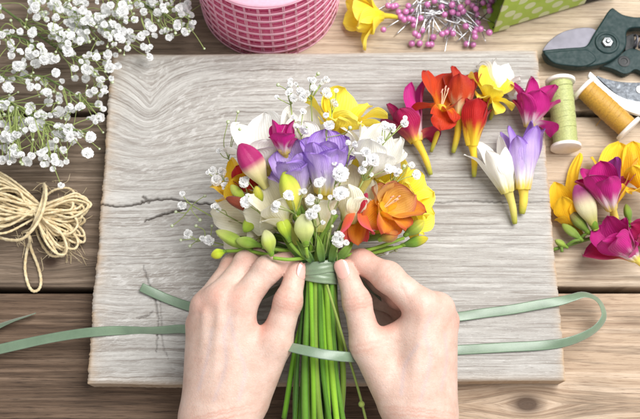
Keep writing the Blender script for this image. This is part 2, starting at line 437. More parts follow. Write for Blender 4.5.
def petal_to(P0, w, tip, wd, axis_pt, pal, seed, ptd=2.2, cup=0.32, belly=0.55, ns=18, nw=13, ripple=1.0, rt=1.0):
    """one petal from the throat P0, leaving along the flower axis w, to its own tip; hollow side towards axis_pt"""
    rs = np.random.default_rng(seed); tip = np.asarray(tip, float); ln = np.linalg.norm(tip-P0)
    wm = nrm(axis_pt-P0); rad = (tip-P0)-wm*np.dot(tip-P0, wm); rad = rad/(np.linalg.norm(rad)+1e-6)
    out = min(1.0, np.linalg.norm((tip-P0)-w*np.dot(tip-P0, w))/ln)
    c0 = P0+rad*rt*1.04
    c1 = P0+w*ln*belly*(0.85-0.25*out)+rad*(rt+ln*0.16)
    s = np.linspace(0, 1, ns)[:, None]; q = np.linspace(-1, 1, nw)[None, :]
    cl = (1-s)**2*c0+2*s*(1-s)*c1+s**2*tip
    # the tip curls slightly outward
    T = 2*(1-s)*(c1-c0)+2*s*(tip-c1); T /= np.linalg.norm(T, axis=1)[:, None]+1e-9
    face = axis_pt-cl; face -= T*np.sum(face*T, 1)[:, None]
    f0 = nrm(face[ns//2]); face = 0.35*face/(np.linalg.norm(face, axis=1)[:, None]+1e-9)+0.65*f0; face -= T*np.sum(face*T, 1)[:, None]; face /= np.linalg.norm(face, axis=1)[:, None]+1e-9
    sd = np.cross(face, T)
    hw = np.maximum(wd*(0.30+0.70*sstep(0.0, 0.60, s)), 0.9*rt*(1-s))
    qq = np.clip((s-0.55)/0.45, 0, 1); hw = np.maximum(hw*np.clip(1-qq**ptd, 0, 1)**0.52, 0.03*wd)
    ph = rs.random(6)*6.28
    lift = cup*hw*(np.abs(q)**2.0)*(1.2-0.5*s)
    lift = lift+ripple*wd*(0.10*np.sin(6*s+ph[0]+q*1.4)*np.abs(q)**2*sstep(0.25, 0.9, s)+0.06*np.sin(3.3*s+2.6*q+ph[1])*s+0.045*np.sin(7.5*q+ph[2]+5*s)*sstep(0.45, 1, s))
    lift = lift+np.minimum(hw**2*q**2/(2.2*rt), hw*np.abs(q)*0.95)*(1-sstep(0.0, 0.45, s))
    lift -= 0.07*wd*np.exp(-(q*4)**2)*np.sin(PI*s)                      # midrib
    lift -= 0.16*ln*(rs.random()*0.5+0.2)*sstep(0.72, 1.0, s)*s           # tip curl
    x = q*(1+0.05*np.sin(ph[3]+8*s))+0.12*(rs.random()-0.5)*s
    P = cl[:, None, :]+sd[:, None, :]*(hw*x)[..., None]+face[:, None, :]*lift[..., None]
    f = s+0.0*q
    m = sstep(0.02, 0.20, f+0.04*np.sin(q*11))[..., None]; c = pal['base']*(1-m)+pal['low']*m
    jit = 0.07*np.sin(q*8+ph[4])+0.04*np.sin(q*17+ph[5])
    m = sstep(0.16, 0.48, f+jit)[..., None]; c = c*(1-m)+pal['mid']*m
    m = sstep(0.5, 1.02, f*0.82+0.25*np.abs(q)**2)[..., None]; c = c*(1-m)+pal['tip']*m
    if pal['vein'] is not None:
        vv = (np.clip(np.sin(q*15+np.sin(f*4)*0.6+ph[3]), 0, 1)**4*sstep(0.08, 0.3, f)*sstep(1.0, 0.6, f)*0.35)[..., None]
        c = c*(1-vv)+pal['vein']*vv
    c = c*(0.93+0.12*rs.random())
    return P, np.concatenate([c, np.broadcast_to(q*0.5+0.5+0*s, f.shape)[..., None]*0.98], -1)

def freesia(parent, base, throat, tips, pal, seed, as_part=None, label=None, ptd=2.8, cup=0.32, ripple=1.35, stamens=False, tube_r=1.0, belly=0.55, calyx=False):
    """tips: (point, full width in mm[, palette]) for each petal"""
    pal = PAL[pal] if isinstance(pal, str) else pal
    base = np.asarray(base, float); throat = np.asarray(throat, float)
    tl = np.linalg.norm(throat-base)
    mean = np.mean([t[0] for t in tips], 0); ml = np.linalg.norm(mean-throat)
    w = nrm(nrm(throat-base)*0.7+nrm(mean-throat)*0.3) if tl > 1 else nrm(mean-throat)
    size = np.mean([np.linalg.norm(t[0]-throat) for t in tips])
    rt = 0.138*size*tube_r
    axis_pt = throat+w*size*0.62+(mean-throat-w*np.dot(mean-throat, w))*0.45
    pts = spline([base, base+(throat-base)*0.5+nrm(np.cross(w, [0, 0, 1]))*tl*0.04, throat, throat+w*size*0.16], 18)
    f = np.linspace(0, 1, 18)
    rr = rt*(0.40+0.14*sstep(0, 0.3, f)+0.46*sstep(0.35, 0.85, f)-0.45*sstep(0.86, 1, f)); rr[0] *= 0.8
    g_ = lin((176, 178, 70)); cc = np.array([g_*(1-sstep(0.0, 0.30, a))+pal['base']*sstep(0.0, 0.30, a)*(1-0.35*sstep(0.6, 1, a))+pal['low']*0.35*sstep(0.6, 1, a) for a in f])
    mb = MB(); mb.tube(pts, rr, 14, cc)
    if calyx: mb.tube([base-nrm(throat-base)*0.8, base+nrm(throat-base)*2.6], [rr[0]*1.2, rr[3]*1.3], 10, lin((138, 158, 70)))
    if as_part:
        root = build(as_part, mb, M['petal'], parent)
        if label: root['label'] = label
    else:
        root = parent; build('floral_tube', mb, M['petal'], parent)
    for k, t in enumerate(tips):
        pl = PAL[t[2]] if len(t) > 2 else pal
        P, c = petal_to(throat-w*size*0.10, w, t[0], t[1]*0.5, axis_pt, pl, seed*31+k, ptd, cup, belly, ripple=ripple, rt=rt)
        build('petal', MB().grid(P, c), M['petal'], root)
    if stamens:
        mb = MB(); u, v, _ = frame(w)
        for k in range(3):
            az = k*2.1+0.5
            e = throat+w*size*(0.50+0.06*k)+(u*math.cos(az)+v*math.sin(az))*0.09*size
            mb.tube(spline([throat, (throat+e)/2+w*size*0.06, e], 8), 0.014*size, 6, lin((250, 226, 190)))
            mb.tube([e-w*0.03*size+u*0.02*size, e+w*0.09*size], [0.026*size, 0.018*size], 6, lin((240, 190, 170)))
        build('stamens', mb, M['petal'], root)
    return root

def bud(parent, base, tip, r, cols, name='flower_bud', seed=0, label=None, lob=0.07, bend=0.0, calyx=True, turn=(0.5, 0.9)):
    """closed bud: green calyx at the foot, body swelling then drawn to a soft point; cols foot / middle / tip"""
    base = np.asarray(base, float); tip = np.asarray(tip, float); ax = tip-base; L = np.linalg.norm(ax)
    u, v, w = frame(ax); rs = np.random.default_rng(seed); roll = rs.random()*6
    t = np.linspace(0, 1, 16)
    prof = 0.30+0.70*sstep(0, 0.55, t); prof *= np.clip(1-np.clip((t-0.5)/0.52, 0, 1)**2.3, 0, 1)**0.75
    cc = np.array([lin(cols[0])*(1-sstep(0.1, 0.5, a))+lin(cols[1])*sstep(0.1, 0.5, a) for a in t])
    m = sstep(*turn, t)[:, None]; cc = cc*(1-m)+lin(cols[2])*m
    n = 18; th = np.arange(n)*2*PI/n
    r = r*0.92
    G3 = np.zeros((16, n, 3)); C3 = np.zeros((16, n, 4)); C3[..., 3] = (0.5+0.48*np.sin(th*3+roll))[None]*0.98
    for i in range(16):
        lobes = 1+lob*np.cos(3*(th+roll)+t[i]*1.6)-lob*0.8*np.exp(-((np.mod(3*(th+roll)+t[i]*1.6+PI, 2*PI)-0)**2)*2)
        G3[i] = base+w*t[i]*L+u*bend*L*math.sin(PI*t[i])+(r*prof[i]*lobes)[:, None]*(np.cos(th)[:, None]*u+np.sin(th)[:, None]*v)
        C3[i, :, :3] = cc[i]*(0.94+0.07*np.cos(3*(th+roll)+t[i]*1.6)+0.05*np.sin(11*th+roll*3)*math.sin(PI*t[i])+0.03*np.sin(23*th+1))[:, None]
    mb = MB(); mb.grid(G3, C3, True)
    mb.f.append(tuple(15*n+i for i in range(n)))
    if calyx:
        mb.lathe(base-w*0.02*L, w, [(0, 0.16*r), (0.05*L, 0.36*r), (0.20*L, 0.46*r), (0.27*L, 0.40*r)], 12, lin(G))
    o = build(name, mb, M['bud'], parent)
    if label: o['label'] = label
    return o

def pet(t):
    return (at(*t[:3]), t[3]*px_mm(*t[:3]))+tuple(t[4:])

def loose(name, b, th, tips, pal, label, seed, **kw):
    """a picked freesia lying by itself: foot, throat and petal tips as photo position + height"""
    B, T = at(*b), at(*th)
    root = thing(name, [(B[0]+T[0])/2, (B[1]+T[1])/2, min(B[2], T[2])-3], label, 'flower')
    return freesia(root, B, T, [pet(t) for t in tips], pal, seed, **kw)
PAL['redorange'] = P_((236, 204, 60), (240, 222, 170), (206, 70, 24), (172, 26, 30), vein=(150, 26, 20))
PAL['pinkviolet'] = P_((232, 204, 70), (236, 220, 230), (178, 70, 170), (134, 40, 140), vein=(130, 40, 140))

loose('freesia_flower', (431, 175, 25.5), (415, 138, 34), [(382, 119, 28, 30), (389, 103, 32, 28), (421, 80, 34, 24, 'magenta'), (438, 140, 27, 32), (407, 85, 44, 26, 'magenta'), (400, 108, 52, 28)],
      'crimson', 'dark crimson freesia with long yellow tube, lying beside the bouquet on the board', 101, cup=0.45)
loose('freesia_flower', (431, 152, 26), (441, 110, 44), [(452, 70, 38, 32), (430, 69, 40, 34), (411, 112, 40, 30), (466, 100, 44, 24), (442, 130, 52, 30), (456, 121, 54, 24)],
      'orange', 'vivid orange freesia with open face turned up, between the crimson and the red ones', 140, cup=0.25, stamens=True)
loose('freesia_flower', (453, 153, 26), (459, 114, 40), [(446, 76, 36, 24), (474, 70, 38, 28), (458, 67, 46, 28), (471, 80, 52, 24), (460, 74, 58, 26)],
      'redorange', 'orange red freesia seen from the side with pale throat, against the open orange one', 141, cup=0.5, belly=0.7)
loose('freesia_flower', (474, 177, 26), (472, 142, 37), [(464, 104, 38, 20), (488, 108, 40, 22), (484, 95, 44, 28), (468, 99, 48, 24), (478, 99, 56, 28)],
      'redyellow', 'narrow red freesia with long yellow tube, nearest below the yellow one', 103, cup=0.55, belly=0.75)
loose('freesia_flower', (490, 120, 25), (497, 92, 32), [(480, 64, 28, 28), (497, 60, 28, 30), (519, 79, 28, 28), (514, 94, 28, 26), (506, 66, 36, 28)],
      'white', 'white freesia half hidden behind the bright yellow one on the board', 105, ripple=1.6)
loose('freesia_flower', (476, 128, 26), (488, 100, 40), [(471, 74, 36, 30), (488, 66, 38, 30), (506, 77, 38, 30), (514, 108, 36, 28), (498, 114, 44, 24), (477, 96, 46, 24), (494, 86, 56, 24)],
      'yellow', 'bright yellow frilly freesia on the board in front of a white one', 104, ripple=1.7)
loose('freesia_flower', (527, 144, 26), (530, 124, 36), [(515, 99, 36, 22), (517, 82, 40, 26), (552, 82, 40, 28), (559, 99, 36, 22), (553, 135, 28, 28), (534, 77, 46, 30), (540, 90, 57, 28), (524, 92, 54, 24)],
      'magenta', 'magenta freesia lying at the right edge of the board beside a thread spool', 106, cup=0.45)
loose('freesia_flower', (522, 214, 25.5), (523, 184, 34), [(504, 131, 34, 20), (540, 126, 36, 24), (514, 127, 42, 20), (526, 124, 46, 24), (532, 128, 55, 26), (518, 136, 54, 24)],
      'purple', 'violet freesia with white and yellow tube lying on the board', 107, ptd=1.6, cup=0.5, belly=0.75)
loose('freesia_flower', (515, 224, 25.5), (507, 188, 36), [(468, 151, 40, 19), (514, 146, 38, 19), (481, 139, 38, 20), (497, 137, 44, 20), (503, 148, 52, 22), (488, 150, 52, 22)],
      'white', 'slender white freesia with pointed petals lying beside the violet one', 108, ptd=1.4, cup=0.4, belly=0.65, ripple=0.7)
loose('freesia_flower', (400, 18, 9), (380, 16, 16), [(345, 2, 10, 32), (366, -14, 14, 34), (343, 22, 10, 26), (361, 49, 5, 22), (372, 34, 16, 24), (352, 8, 30, 32), (356, 26, 26, 28)],
      'yellow', 'yellow freesia lying on the table between the pink ribbon roll and the pins', 109, ripple=1.3, cup=0.4)
# the flowers lying on the table to the right of the board
loose('freesia_flower', (660, 214, 8), (645, 190, 22), [(633, 140, 24, 32), (650, 140, 28, 30), (634, 165, 40, 30), (632, 190, 36, 26), (660, 160, 36, 30)],
      'amber', 'golden freesia cut by the right edge of the photo above the magenta ones', 112, ptd=1.9, cup=0.4)
loose('freesia_flower', (612, 232, 6), (612, 198, 22), [(597, 155, 12, 24), (619, 140, 18, 36), (634, 156, 20, 30), (628, 188, 26, 30), (606, 166, 20, 28)],
      'amber', 'large golden yellow freesia behind the upper magenta one on the table', 111, ptd=1.8, cup=0.4)
loose('freesia_flower', (584, 238, 5), (570, 222, 10), [(578, 151, 8, 17), (556, 182, 14, 28), (576, 194, 20, 26), (556, 218, 12, 24), (563, 196, 26, 24)],
      'amber', 'twisted golden freesia lying against the right end of the board', 113, ptd=1.4, ripple=1.6)
loose('freesia_flower', (617, 226, 16), (611, 206, 28), [(577, 179, 26, 26), (584, 167, 30, 28), (637, 172, 26, 24, 'crimson'), (600, 161, 36, 30), (614, 157, 40, 32, 'pinkviolet'), (590, 174, 50, 28), (608, 176, 54, 28)],
      'magenta', 'magenta freesia with white throat, upper one of the two on the table', 114, cup=0.45, belly=0.65)
loose('freesia_flower', (652, 276, 10), (632, 256, 24), [(582, 254, 12, 34, 'crimson'), (592, 230, 22, 30), (606, 217, 30, 32), (622, 219, 36, 32), (636, 242, 38, 26), (602, 238, 46, 32), (615, 236, 52, 28)],
      'magenta', 'magenta freesia with white throat, lower one near the plank gap', 115, cup=0.45, belly=0.65)
loose('freesia_flower', (680, 244, 8), (662, 238, 16), [(632, 226, 22, 26), (630, 240, 14, 26), (645, 214, 24, 26), (636, 234, 32, 24)],
      'crimson', 'dark magenta freesia cut by the right edge of the photo beside the buds', 116, cup=0.45)
def spray(label):
    B = at(556, 246, 5)
    root = thing('budding_freesia', B, label, 'flower stem')
    st = lin((96, 124, 44)); mb = MB()
    main = spline([at(552, 250, 6), at(575, 243, 6), at(598, 236, 8), at(630, 226, 10), at(655, 215, 12)], 24)
    mb.tube(main, 1.5, 8, st)
    for a, b in (((577, 242, 7), (590, 232, 16)), ((566, 246, 7), (580, 240, 12)), ((560, 248, 6), (562, 252, 10)), ((594, 238, 9), (596, 226, 20)), ((618, 230, 9), (628, 222, 18))):
        mb.tube(spline([at(*a), (at(*a)+at(*b))/2+[0, 1, 2], at(*b)], 8), [1.3]*8, 8, st)
    build('stem', mb, M['stem'], root)
    bud(root, at(590, 234, 16), at(569, 211, 18), 5.2, ((104, 140, 50), (128, 148, 60), (150, 130, 80)), seed=1, label='green bud with brownish tip')
    bud(root, at(583, 241, 12), at(562, 224, 12), 4.0, ((104, 142, 50), (140, 166, 70), (160, 180, 80)), seed=2)
    bud(root, at(568, 248, 9), at(555, 240, 10), 3.2, ((120, 150, 50), (150, 176, 70), (170, 190, 90)), seed=3)
    bud(root, at(596, 230, 20), at(576, 185, 30), 9.0, ((190, 190, 90), (228, 220, 176), (170, 60, 130)), seed=4, label='pale bud with magenta tip')
    bud(root, at(630, 224, 18), at(626, 204, 18), 3.6, ((96, 130, 40), (120, 150, 50), (140, 160, 60)), seed=5)
    bud(root, at(642, 226, 16), at(650, 204, 16), 3.6, ((96, 130, 40), (120, 150, 50), (140, 160, 60)), seed=6)
spray('budding freesia stem with green and pale buds on the table beside the board')

# ------------------------------------------------------------------ blossoms of baby's breath
def blossom_mesh(seed):
    rs = np.random.default_rng(seed); mb = MB()
    for ring, (cnt, tilt, ln) in enumerate(((6, 1.5, 1.0), (6, 1.12, 0.95), (5, 0.72, 0.84), (4, 0.3, 0.62))):
        for k in range(cnt):
            az = k*2*PI/cnt+rs.random()*0.6+ring*0.4; tl = tilt+(rs.random()-0.5)*0.35; l = ln*(0.85+0.3*rs.random())*3.6; wd = l*0.62
            d = np.array([math.sin(tl)*math.cos(az), math.sin(tl)*math.sin(az), math.cos(tl)]); tn = np.array([-math.sin(az), math.cos(az), 0]); nn = np.cross(d, tn)
            s = np.linspace(0, 1, 5)[:, None]; q = np.linspace(-1, 1, 5)[None, :]
            hw = wd*(0.25+0.75*sstep(0, 0.7, s))*np.clip(1-np.clip((s-0.6)/0.42, 0, 1)**2.4, 0, 1)**0.5
            notch = 1-0.14*np.exp(-(q*2.5)**2)*s
            P = d*(s*l*notch)[..., None]+tn*(hw*q)[..., None]+nn*((0.22*l*s**2*(0.6+rs.random()*0.8)-0.25*hw*q**2)+0.12*l*np.sin(q*4+rs.random()*6)*s)[..., None]
            c = lin((226, 234, 206))*(1-sstep(0, 0.3, s+0*q))[..., None]+lin((253, 253, 253))*sstep(0, 0.3, s+0*q)[..., None]
            mb.grid(P, c)
    mb.lathe(np.array([0, 0, -2.2]), (0, 0, 1), [(0, 0.35), (0.5, 0.9), (1.6, 1.25), (2.4, 1.1)], 8, lin((128, 158, 66)), hint=(0, 1, 0))
    V = np.vstack(mb.v); me = bpy.data.meshes.new('blossom')
    me.from_pydata((V*S).tolist(), [], mb.f)
    a = me.color_attributes.new('Col', 'FLOAT_COLOR', 'POINT'); a.data.foreach_set('color', np.vstack(mb.c).astype(np.float32).ravel())
    me.polygons.foreach_set('use_smooth', [True]*len(me.polygons)); me.materials.append(M['blossom']); return me
BLOS = [blossom_mesh(i) for i in range(6)]
def budlet_mesh():
    mb = MB(); mb.lathe(np.array([0, 0, -1.2]), (0, 0, 1), [(0, 0.3), (0.5, 0.9), (1.4, 1.15), (2.2, 0.9), (2.7, 0.25)], 8, np.array([lin(c) for c in ((120, 150, 60), (140, 168, 76), (176, 196, 120), (222, 230, 196), (240, 244, 228))]), hint=(0, 1, 0))
    V = np.vstack(mb.v); me = bpy.data.meshes.new('budlet'); me.from_pydata((V*S).tolist(), [], mb.f)
    a = me.color_attributes.new('Col', 'FLOAT_COLOR', 'POINT'); a.data.foreach_set('color', np.vstack(mb.c).astype(np.float32).ravel())
    me.polygons.foreach_set('use_smooth', [True]*len(me.polygons)); me.materials.append(M['blossom']); return me
BUDL = budlet_mesh()

def put_blossom(parent, p, sc, name='blossom', toward=None):
    d = nrm(CAM-p)+rng.normal(0, 0.55, 3) if toward is None else np.asarray(toward)
    d = nrm(d+np.array([0, 0, 0.4])); e = Vector(d).to_track_quat('Z', 'Y').to_euler()
    return place(name, BLOS[rng.integers(6)], parent, p, e, sc)

STEMC = lin((150, 164, 92)); STEMD = lin((96, 116, 60))
bl = [(5,50),(95,25),(105,10),(150,20),(135,45),(165,55),(200,20),(225,40),(245,30),(255,10),(315,35),(345,40),(385,20),(410,15),(380,60),(440,65),(455,10),(500,15),(520,30),(545,25),(560,10),(498,90),(505,112),(530,78),(555,95),(570,80),(380,143),(420,108),(430,140),(443,150),(293,130),(285,155),(320,163),(260,190),(228,205),(315,190),(330,205),(285,220),(305,238),(255,235),(315,262),(283,270),(185,243),(132,247),(165,175),(92,95),(60,95),(95,140),(120,140),(90,165),(115,180),(40,150),(5,105),(65,195),(40,215),(75,225),(25,245),(85,245),(10,315),(22,308),(145,305),(240,315),(205,325),(133,340),(175,335),(90,320),(60,360),(90,365),(120,370),(265,355),(300,350),(285,365),(310,325),(295,312),(175,375),(210,390),(70,395),(8,370),(210,410),(270,410),(50,400),(200,70),(215,62),(210,105),(190,130),(185,105),(205,130),(230,90),(260,95),(265,60),(315,100),(345,100),(355,115),(330,85),(305,70),(470,40),(430,35),(180,30),(330,15),(365,95),(240,120),(30,130),(150,110),(255,115),(365,35),(480,5)]
bl = [(x/2.99, y/2.99) for x, y in bl]+[(13, 148), (7, 158), (28, 162), (50, 160), (42, 158), (52, 145), (72, 143), (87, 154), (2, 147), (33, 128), (62, 133)]
bl += [(x+rng.normal(0, 6), y+rng.normal(0, 5.5)) for x, y in bl for _ in range(3) if rng.random() < 0.55 and y < 165 and not (x > 88 and y > 38)]
MAINS = [  # each sprig: main stem through the photo
    ([(-30, -14), (8, 12), (45, 40), (75, 60), (98, 78)], 'white gypsophila sprig reaching toward the upper left corner of the board'),
    ([(-30, 60), (5, 78), (40, 76), (70, 92), (96, 108)], 'white gypsophila sprig in the middle of the heap left of the board'),
    ([(-30, 96), (5, 100), (35, 118), (60, 128), (90, 132)], 'lowest white gypsophila sprig, just above the ball of twine'),
    ([(20, -30), (45, 0), (70, 14), (95, 26), (120, 34)], 'white gypsophila sprig along the top edge behind the board'),
    ([(90, -30), (125, -6), (150, 8), (172, 20), (188, 26)], 'white gypsophila sprig nearest to the pink ribbon roll'),
    ([(-30, 30), (0, 34), (25, 40), (45, 52), (60, 62)], 'white gypsophila sprig cut by the left edge of the photo near the top'),
]
sp = []
for k, (mn, lab) in enumerate(MAINS):
    zz = [14, 20, 24, 22, 18][:len(mn)]
    pts = spline([at(u, v, z+5*(k % 3)) for (u, v), z in zip(mn, zz)], 40)
    root = thing('gypsophila_sprig', [*pts[20][:2], 0], lab, 'flower sprig', 'gypsophila sprigs heaped at the upper left')
    mb = MB(); mb.tube(pts, np.linspace(1.3, 0.6, 40), 6, STEMD)
    sp.append([root, mb, pts, np.array([[u, v] for u, v in spline([(a, b, 0) for a, b in mn], 40)[:, :2]])])
cnt = [0]*6
for (u, v) in bl:
    k = min(range(6), key=lambda i: np.min(np.hypot(sp[i][3][:, 0]-u, sp[i][3][:, 1]-v))+cnt[i]*0.35)
    cnt[k] += 1
    root, mb, pts, pp = sp[k]
    p = at(u, v, (30 if v < 60 else 24)+rng.random()*26)
    d = np.hypot(pp[:, 0]-u, pp[:, 1]-v); j = max(0, int(np.argmin(d))-int(rng.integers(3, 9)))
    a = pts[j]; m = (a+p)/2+rng.normal(0, 2.5, 3)+[0, 0, 3]
    br = spline([a, m, p], 10); mb.tube(br, np.linspace(0.55, 0.32, 10), 5, STEMC)
    put_blossom(root, p, float(np.clip(0.92+0.2*rng.normal(), 0.55, 1.35)))
    for _ in range(rng.integers(0, 3)):
        q = br[rng.integers(3, 8)]; e = p+rng.normal(0, 9, 3)*[1, 1, 0.4]; e[2] = max(e[2], 6)
        mb.tube(spline([q, (q+e)/2+rng.normal(0, 1, 3), e], 6), 0.3, 4, STEMC)
        if rng.random() < 0.55: place('flower_bud', BUDL, root, e, (rng.random(), rng.random(), 0), 0.8+0.5*rng.random())
        else: put_blossom(root, e, 0.55+0.35*rng.random())
for root, mb, pts, pp in sp: build('stems', mb, M['stem'], root)

# ------------------------------------------------------------------ pink mesh ribbon roll
def ribbon_roll():
    Rr = 61.0; H = 84.0
    c = at(269, 58, 0)+[0, Rr, 0]; c[2] = 0.3
    root = thing('ribbon_roll', c, 'roll of pink square mesh ribbon standing behind the board', 'ribbon roll')
    lt = plain('pale_pink_mesh', (255, 206, 224), 0.4, vary=0.04, nscale=500, trans=0.4); md = plain('mid_pink_mesh', (255, 164, 200), 0.45, vary=0.08, nscale=400, trans=0.4); dp = plain('deep_pink_mesh', (255, 122, 178), 0.5, vary=0.12, nscale=420, bump=0.3, trans=0.25)
    def lattice(R, ncol, nrow, bw, bh, off, th=0.9, wob=0.4):
        mb = MB(); rs = np.random.default_rng(int(R*10))
        for j in range(nrow+1):
            z = H*j/nrow; z0, z1 = max(0, z-bh/2), min(H, z+bh/2); n = 120
            a = np.arange(n)*2*PI/n; rad = R+wob*np.sin(a*7+j)*0.5+0.35
            pr = [(rad, z0), (rad+th, z0), (rad+th, z1), (rad, z1), (rad, z0)]
            P = np.array([[c+[r[i]*math.cos(a[i]), r[i]*math.sin(a[i]), zz] for i in range(n)] for r, zz in pr])
            mb.grid(P[::-1], closed=True)
        for i in range(ncol):
            a = i*2*PI/ncol+off+rs.normal(0, 0.012); da = bw/R/2
            for sub in (-1, 1):                                    # every bar is two threads
                am = a+sub*da*0.6; ps = []
                for zz in np.linspace(0, H, 14):
                    w = am+rs.normal(0, 0.004); ps.append(c+[(R+0.5)*math.cos(w), (R+0.5)*math.sin(w), zz])
                mb.tube(ps, bw*0.26, 5)
        return mb
    build('mesh_layer', lattice(Rr, 38, 8, 1.9, 2.6, 0), lt, root)
    build('mesh_layer', lattice(Rr-2.0, 38, 8, 1.0, 1.6, 0.04), md, root)
    mb = MB(); n = 96; a = np.arange(n)*2*PI/n; rs = np.random.default_rng(5)
    pr = [(Rr-3.2, 0.2), (Rr-3.2, H-1)]
    for r in np.linspace(Rr-6.5, 26, 34): pr += [(r+0.45, H-1.5+1.6*rs.random()), (r, H+0.6*rs.random()-0.2), (r-0.35, H-2.4+1.5*rs.random())]
    pr += [(25, H-3), (25, 0.2), (Rr-3.2, 0.2)]
    P = np.array([[c+[r*math.cos(t)*(1+0.006*math.sin(5*t+r)), r*math.sin(t), z] for t in a] for r, z in pr])
    mb.grid(P, closed=True); build('wound_core', mb, dp, root)
    mb = MB(); pr = [(Rr+0.2, H-0.4), (Rr+0.5, H+0.8)]
    for r in np.linspace(Rr-1.5, 27, 22): pr += [(r+0.5, H+0.6+0.5*rs.random()), (r, H+1.2+0.8*rs.random())]
    P = np.array([[c+[r*math.cos(t), r*math.sin(t)*(1+0.004*math.sin(9*t)), z] for t in a] for r, z in pr])
    mb.grid(P, closed=True); build('top_edges', mb, lt, root, solid=0.3)
ribbon_roll()

# ------------------------------------------------------------------ pearl headed pins
steel = plain('pin_steel', (205, 205, 208), 0.25, metal=1, vary=0.04)
pearl = plain('pink_pearl', (196, 116, 172), 0.18, vary=0.05, nscale=150, spec=0.7, coat=0.6)
def pins():
    lab = 'silver pin with pink pearl head in the loose heap beside the green tin'; grp = 'pearl headed pins spilled from the green tin'
    proto = None
    heads = [(75,25),(95,28),(120,52),(150,50),(173,45),(143,83),(178,83),(183,106),(212,77),(218,128),(265,157),(175,183),(208,183),(243,187),(258,187),(313,62),(340,50),(372,57),(380,32),(390,48),(320,137),(348,142),(335,125),(405,185),(433,188),(438,137),(452,97),(463,122),(500,137),(475,12),(510,5),(503,45),(56,125),(440,155),(500,25),(128,70),(160,25),(240,20),(270,5),(430,25),(300,30),(410,10)]
    heads = [(370+x/4.193, y/4.193) for x, y in heads]
    heads += [(395+rng.random()*105, -4-26*rng.random()) for _ in range(26)]+[(392+rng.random()*90, 2+36*rng.random()) for _ in range(14)]
    for k, (u, v) in enumerate(heads):
        inbox = u > 482 and v < 20
        z = 3+rng.random()*(12 if v < 38 else 3)
        p = at(u, v, z)
        ctr = at(440, -2, 6); d = nrm((ctr-p)*[1, 1, 0]+rng.normal(0, 42 if v < 20 else 14, 3)*[1, 1, 0]); d[2] = -(z-1.2)/40+(0.12*rng.random() if z > 6 else 0)
        if proto is None:
            root = thing('pearl_pin', (0, 0, 0), lab, 'pin', grp)
            mb = MB(); mb.tube([(2, 0, 0), (34, 0, 0), (39, 0, 0)], [0.5, 0.5, 0.08], 6); n_ = build('needle', mb, steel, root)
            mb = MB(); mb.ball((0, 0, 0), 2.7, 16); h_ = build('pearl_head', mb, pearl, root)
            proto = (root, n_, h_)
        else:
            root = proto[0].copy(); C.objects.link(root)
            for ch in proto[1:]:
                c2 = ch.copy(); c2.parent = root; C.objects.link(c2)
        root.location = p*S; root.rotation_euler = Vector(d).to_track_quat('X', 'Z').to_euler()
        root.scale = (0.95+0.15*rng.random(),)*3
pins()

# ------------------------------------------------------------------ green polka dot tin lying on its side
def tin():
    a = at(492, 33, 0); b = at(608, 3, 0); ax = nrm((b-a)*[1, 1, 0]); Ln = 118; nm = np.array([-ax[1], ax[0], 0]); up = np.array([0, 0, 1.])
    root = thing('polka_dot_tin', a+ax*50+nm*30, 'apple green tin with pale polka dots lying on its side by the pins', 'tin')
    t = NT('green_tin_paint'); at_ = t.attr(); sp_ = t.n('SeparateColor'); t.l(at_.outputs[0], sp_.inputs[0])
    # dot lattice in the wall's own length / height
    x = t.math('MULTIPLY', sp_.outputs[0], 6.2); y = t.math('MULTIPLY', sp_.outputs[1], 5.0)
    row = t.math('FLOOR', y); x2 = t.math('ADD', x, t.math('MULTIPLY', t.math('MODULO', row, 2), 0.5))
    fx = t.math('SUBTRACT', t.math('FRACT', x2), 0.5); fy = t.math('MULTIPLY', t.math('SUBTRACT', t.math('FRACT', y), 0.5), 0.65)
    d = t.math('SQRT', t.math('ADD', t.math('MULTIPLY', fx, fx), t.math('MULTIPLY', fy, fy)))
    msk = t.ramp(d, [(0.25, (1, 1, 1)), (0.275, (0, 0, 0))])
    nn = t.noise(t.coord(), 60, 4)
    col = t.mix(t.ramp(nn.outputs[0], [(0.3, rgba((156, 186, 60))), (0.7, rgba((170, 198, 74)))]), rgba((204, 212, 166)), msk)
    t.set(color=col, rough=0.38, spec=0.5, normal=t.bump(nn.outputs[0], 0.06, 0.001))
    def shell(s0, s1, g0, g1, th):
        """square sleeve from s0 to s1 along the axis, growing from g0 to g1 outward; rounded corners"""
        mb = MB(); w0, h0 = 62.0, 62.0; rows = []; cols = []
        n = 10; base = []
        for cx, cy, a0 in ((1, 0, -90), (1, 1, 0), (0, 1, 90), (0, 0, 180)):
            for k in range(n): base.append((cx, cy, math.radians(a0+90*k/(n-1))))
        for s, g, ins in ((s0, g0, 0), (s1, g1, 0), (s1, g1, th), (s0, g0, th), (s0, g0, 0)):
            R = 5.0; row = []; cl = []; acc = 0
            for cx, cy, t_ in base:
                w = -g+(w0+2*g)*cx+(R if cx == 0 else -R)+(R-ins)*math.cos(t_); h = (h0+g)*cy+(R if cy == 0 else -R)+(R-ins)*math.sin(t_)
                row.append(a+ax*s+nm*w+up*(h+0.6)); cl.append((s/Ln, (h/h0) if abs(math.cos(t_)) > 0.5 else w/w0+2, 0))
            rows.append(row); cols.append(cl)
        mb.grid(np.array(rows), np.array(cols), True); return mb
    build('body', shell(13, Ln, 0, -4, 1.0), t.m, root, angle=40)
    build('rim', shell(-0.5, 14, 2.2, 2.2, 1.4), t.m, root, angle=40)
    mb = MB(); mb.box(0, 1, 0, 1, 0, 1)
    V = mb.v[0]; mb.v[0] = np.array([a+ax*(Ln-3+1.5*p[0])+nm*(2+58*p[1])+up*(1.5+58*p[2]) for p in V])
    build('tin_bottom', mb, t.m, root)
    blk = plain('black_lining', (26, 25, 26), 0.6)
    build('lining', shell(1.5, Ln-4, -1.6, -3.2, 0.8), blk, root, angle=40)
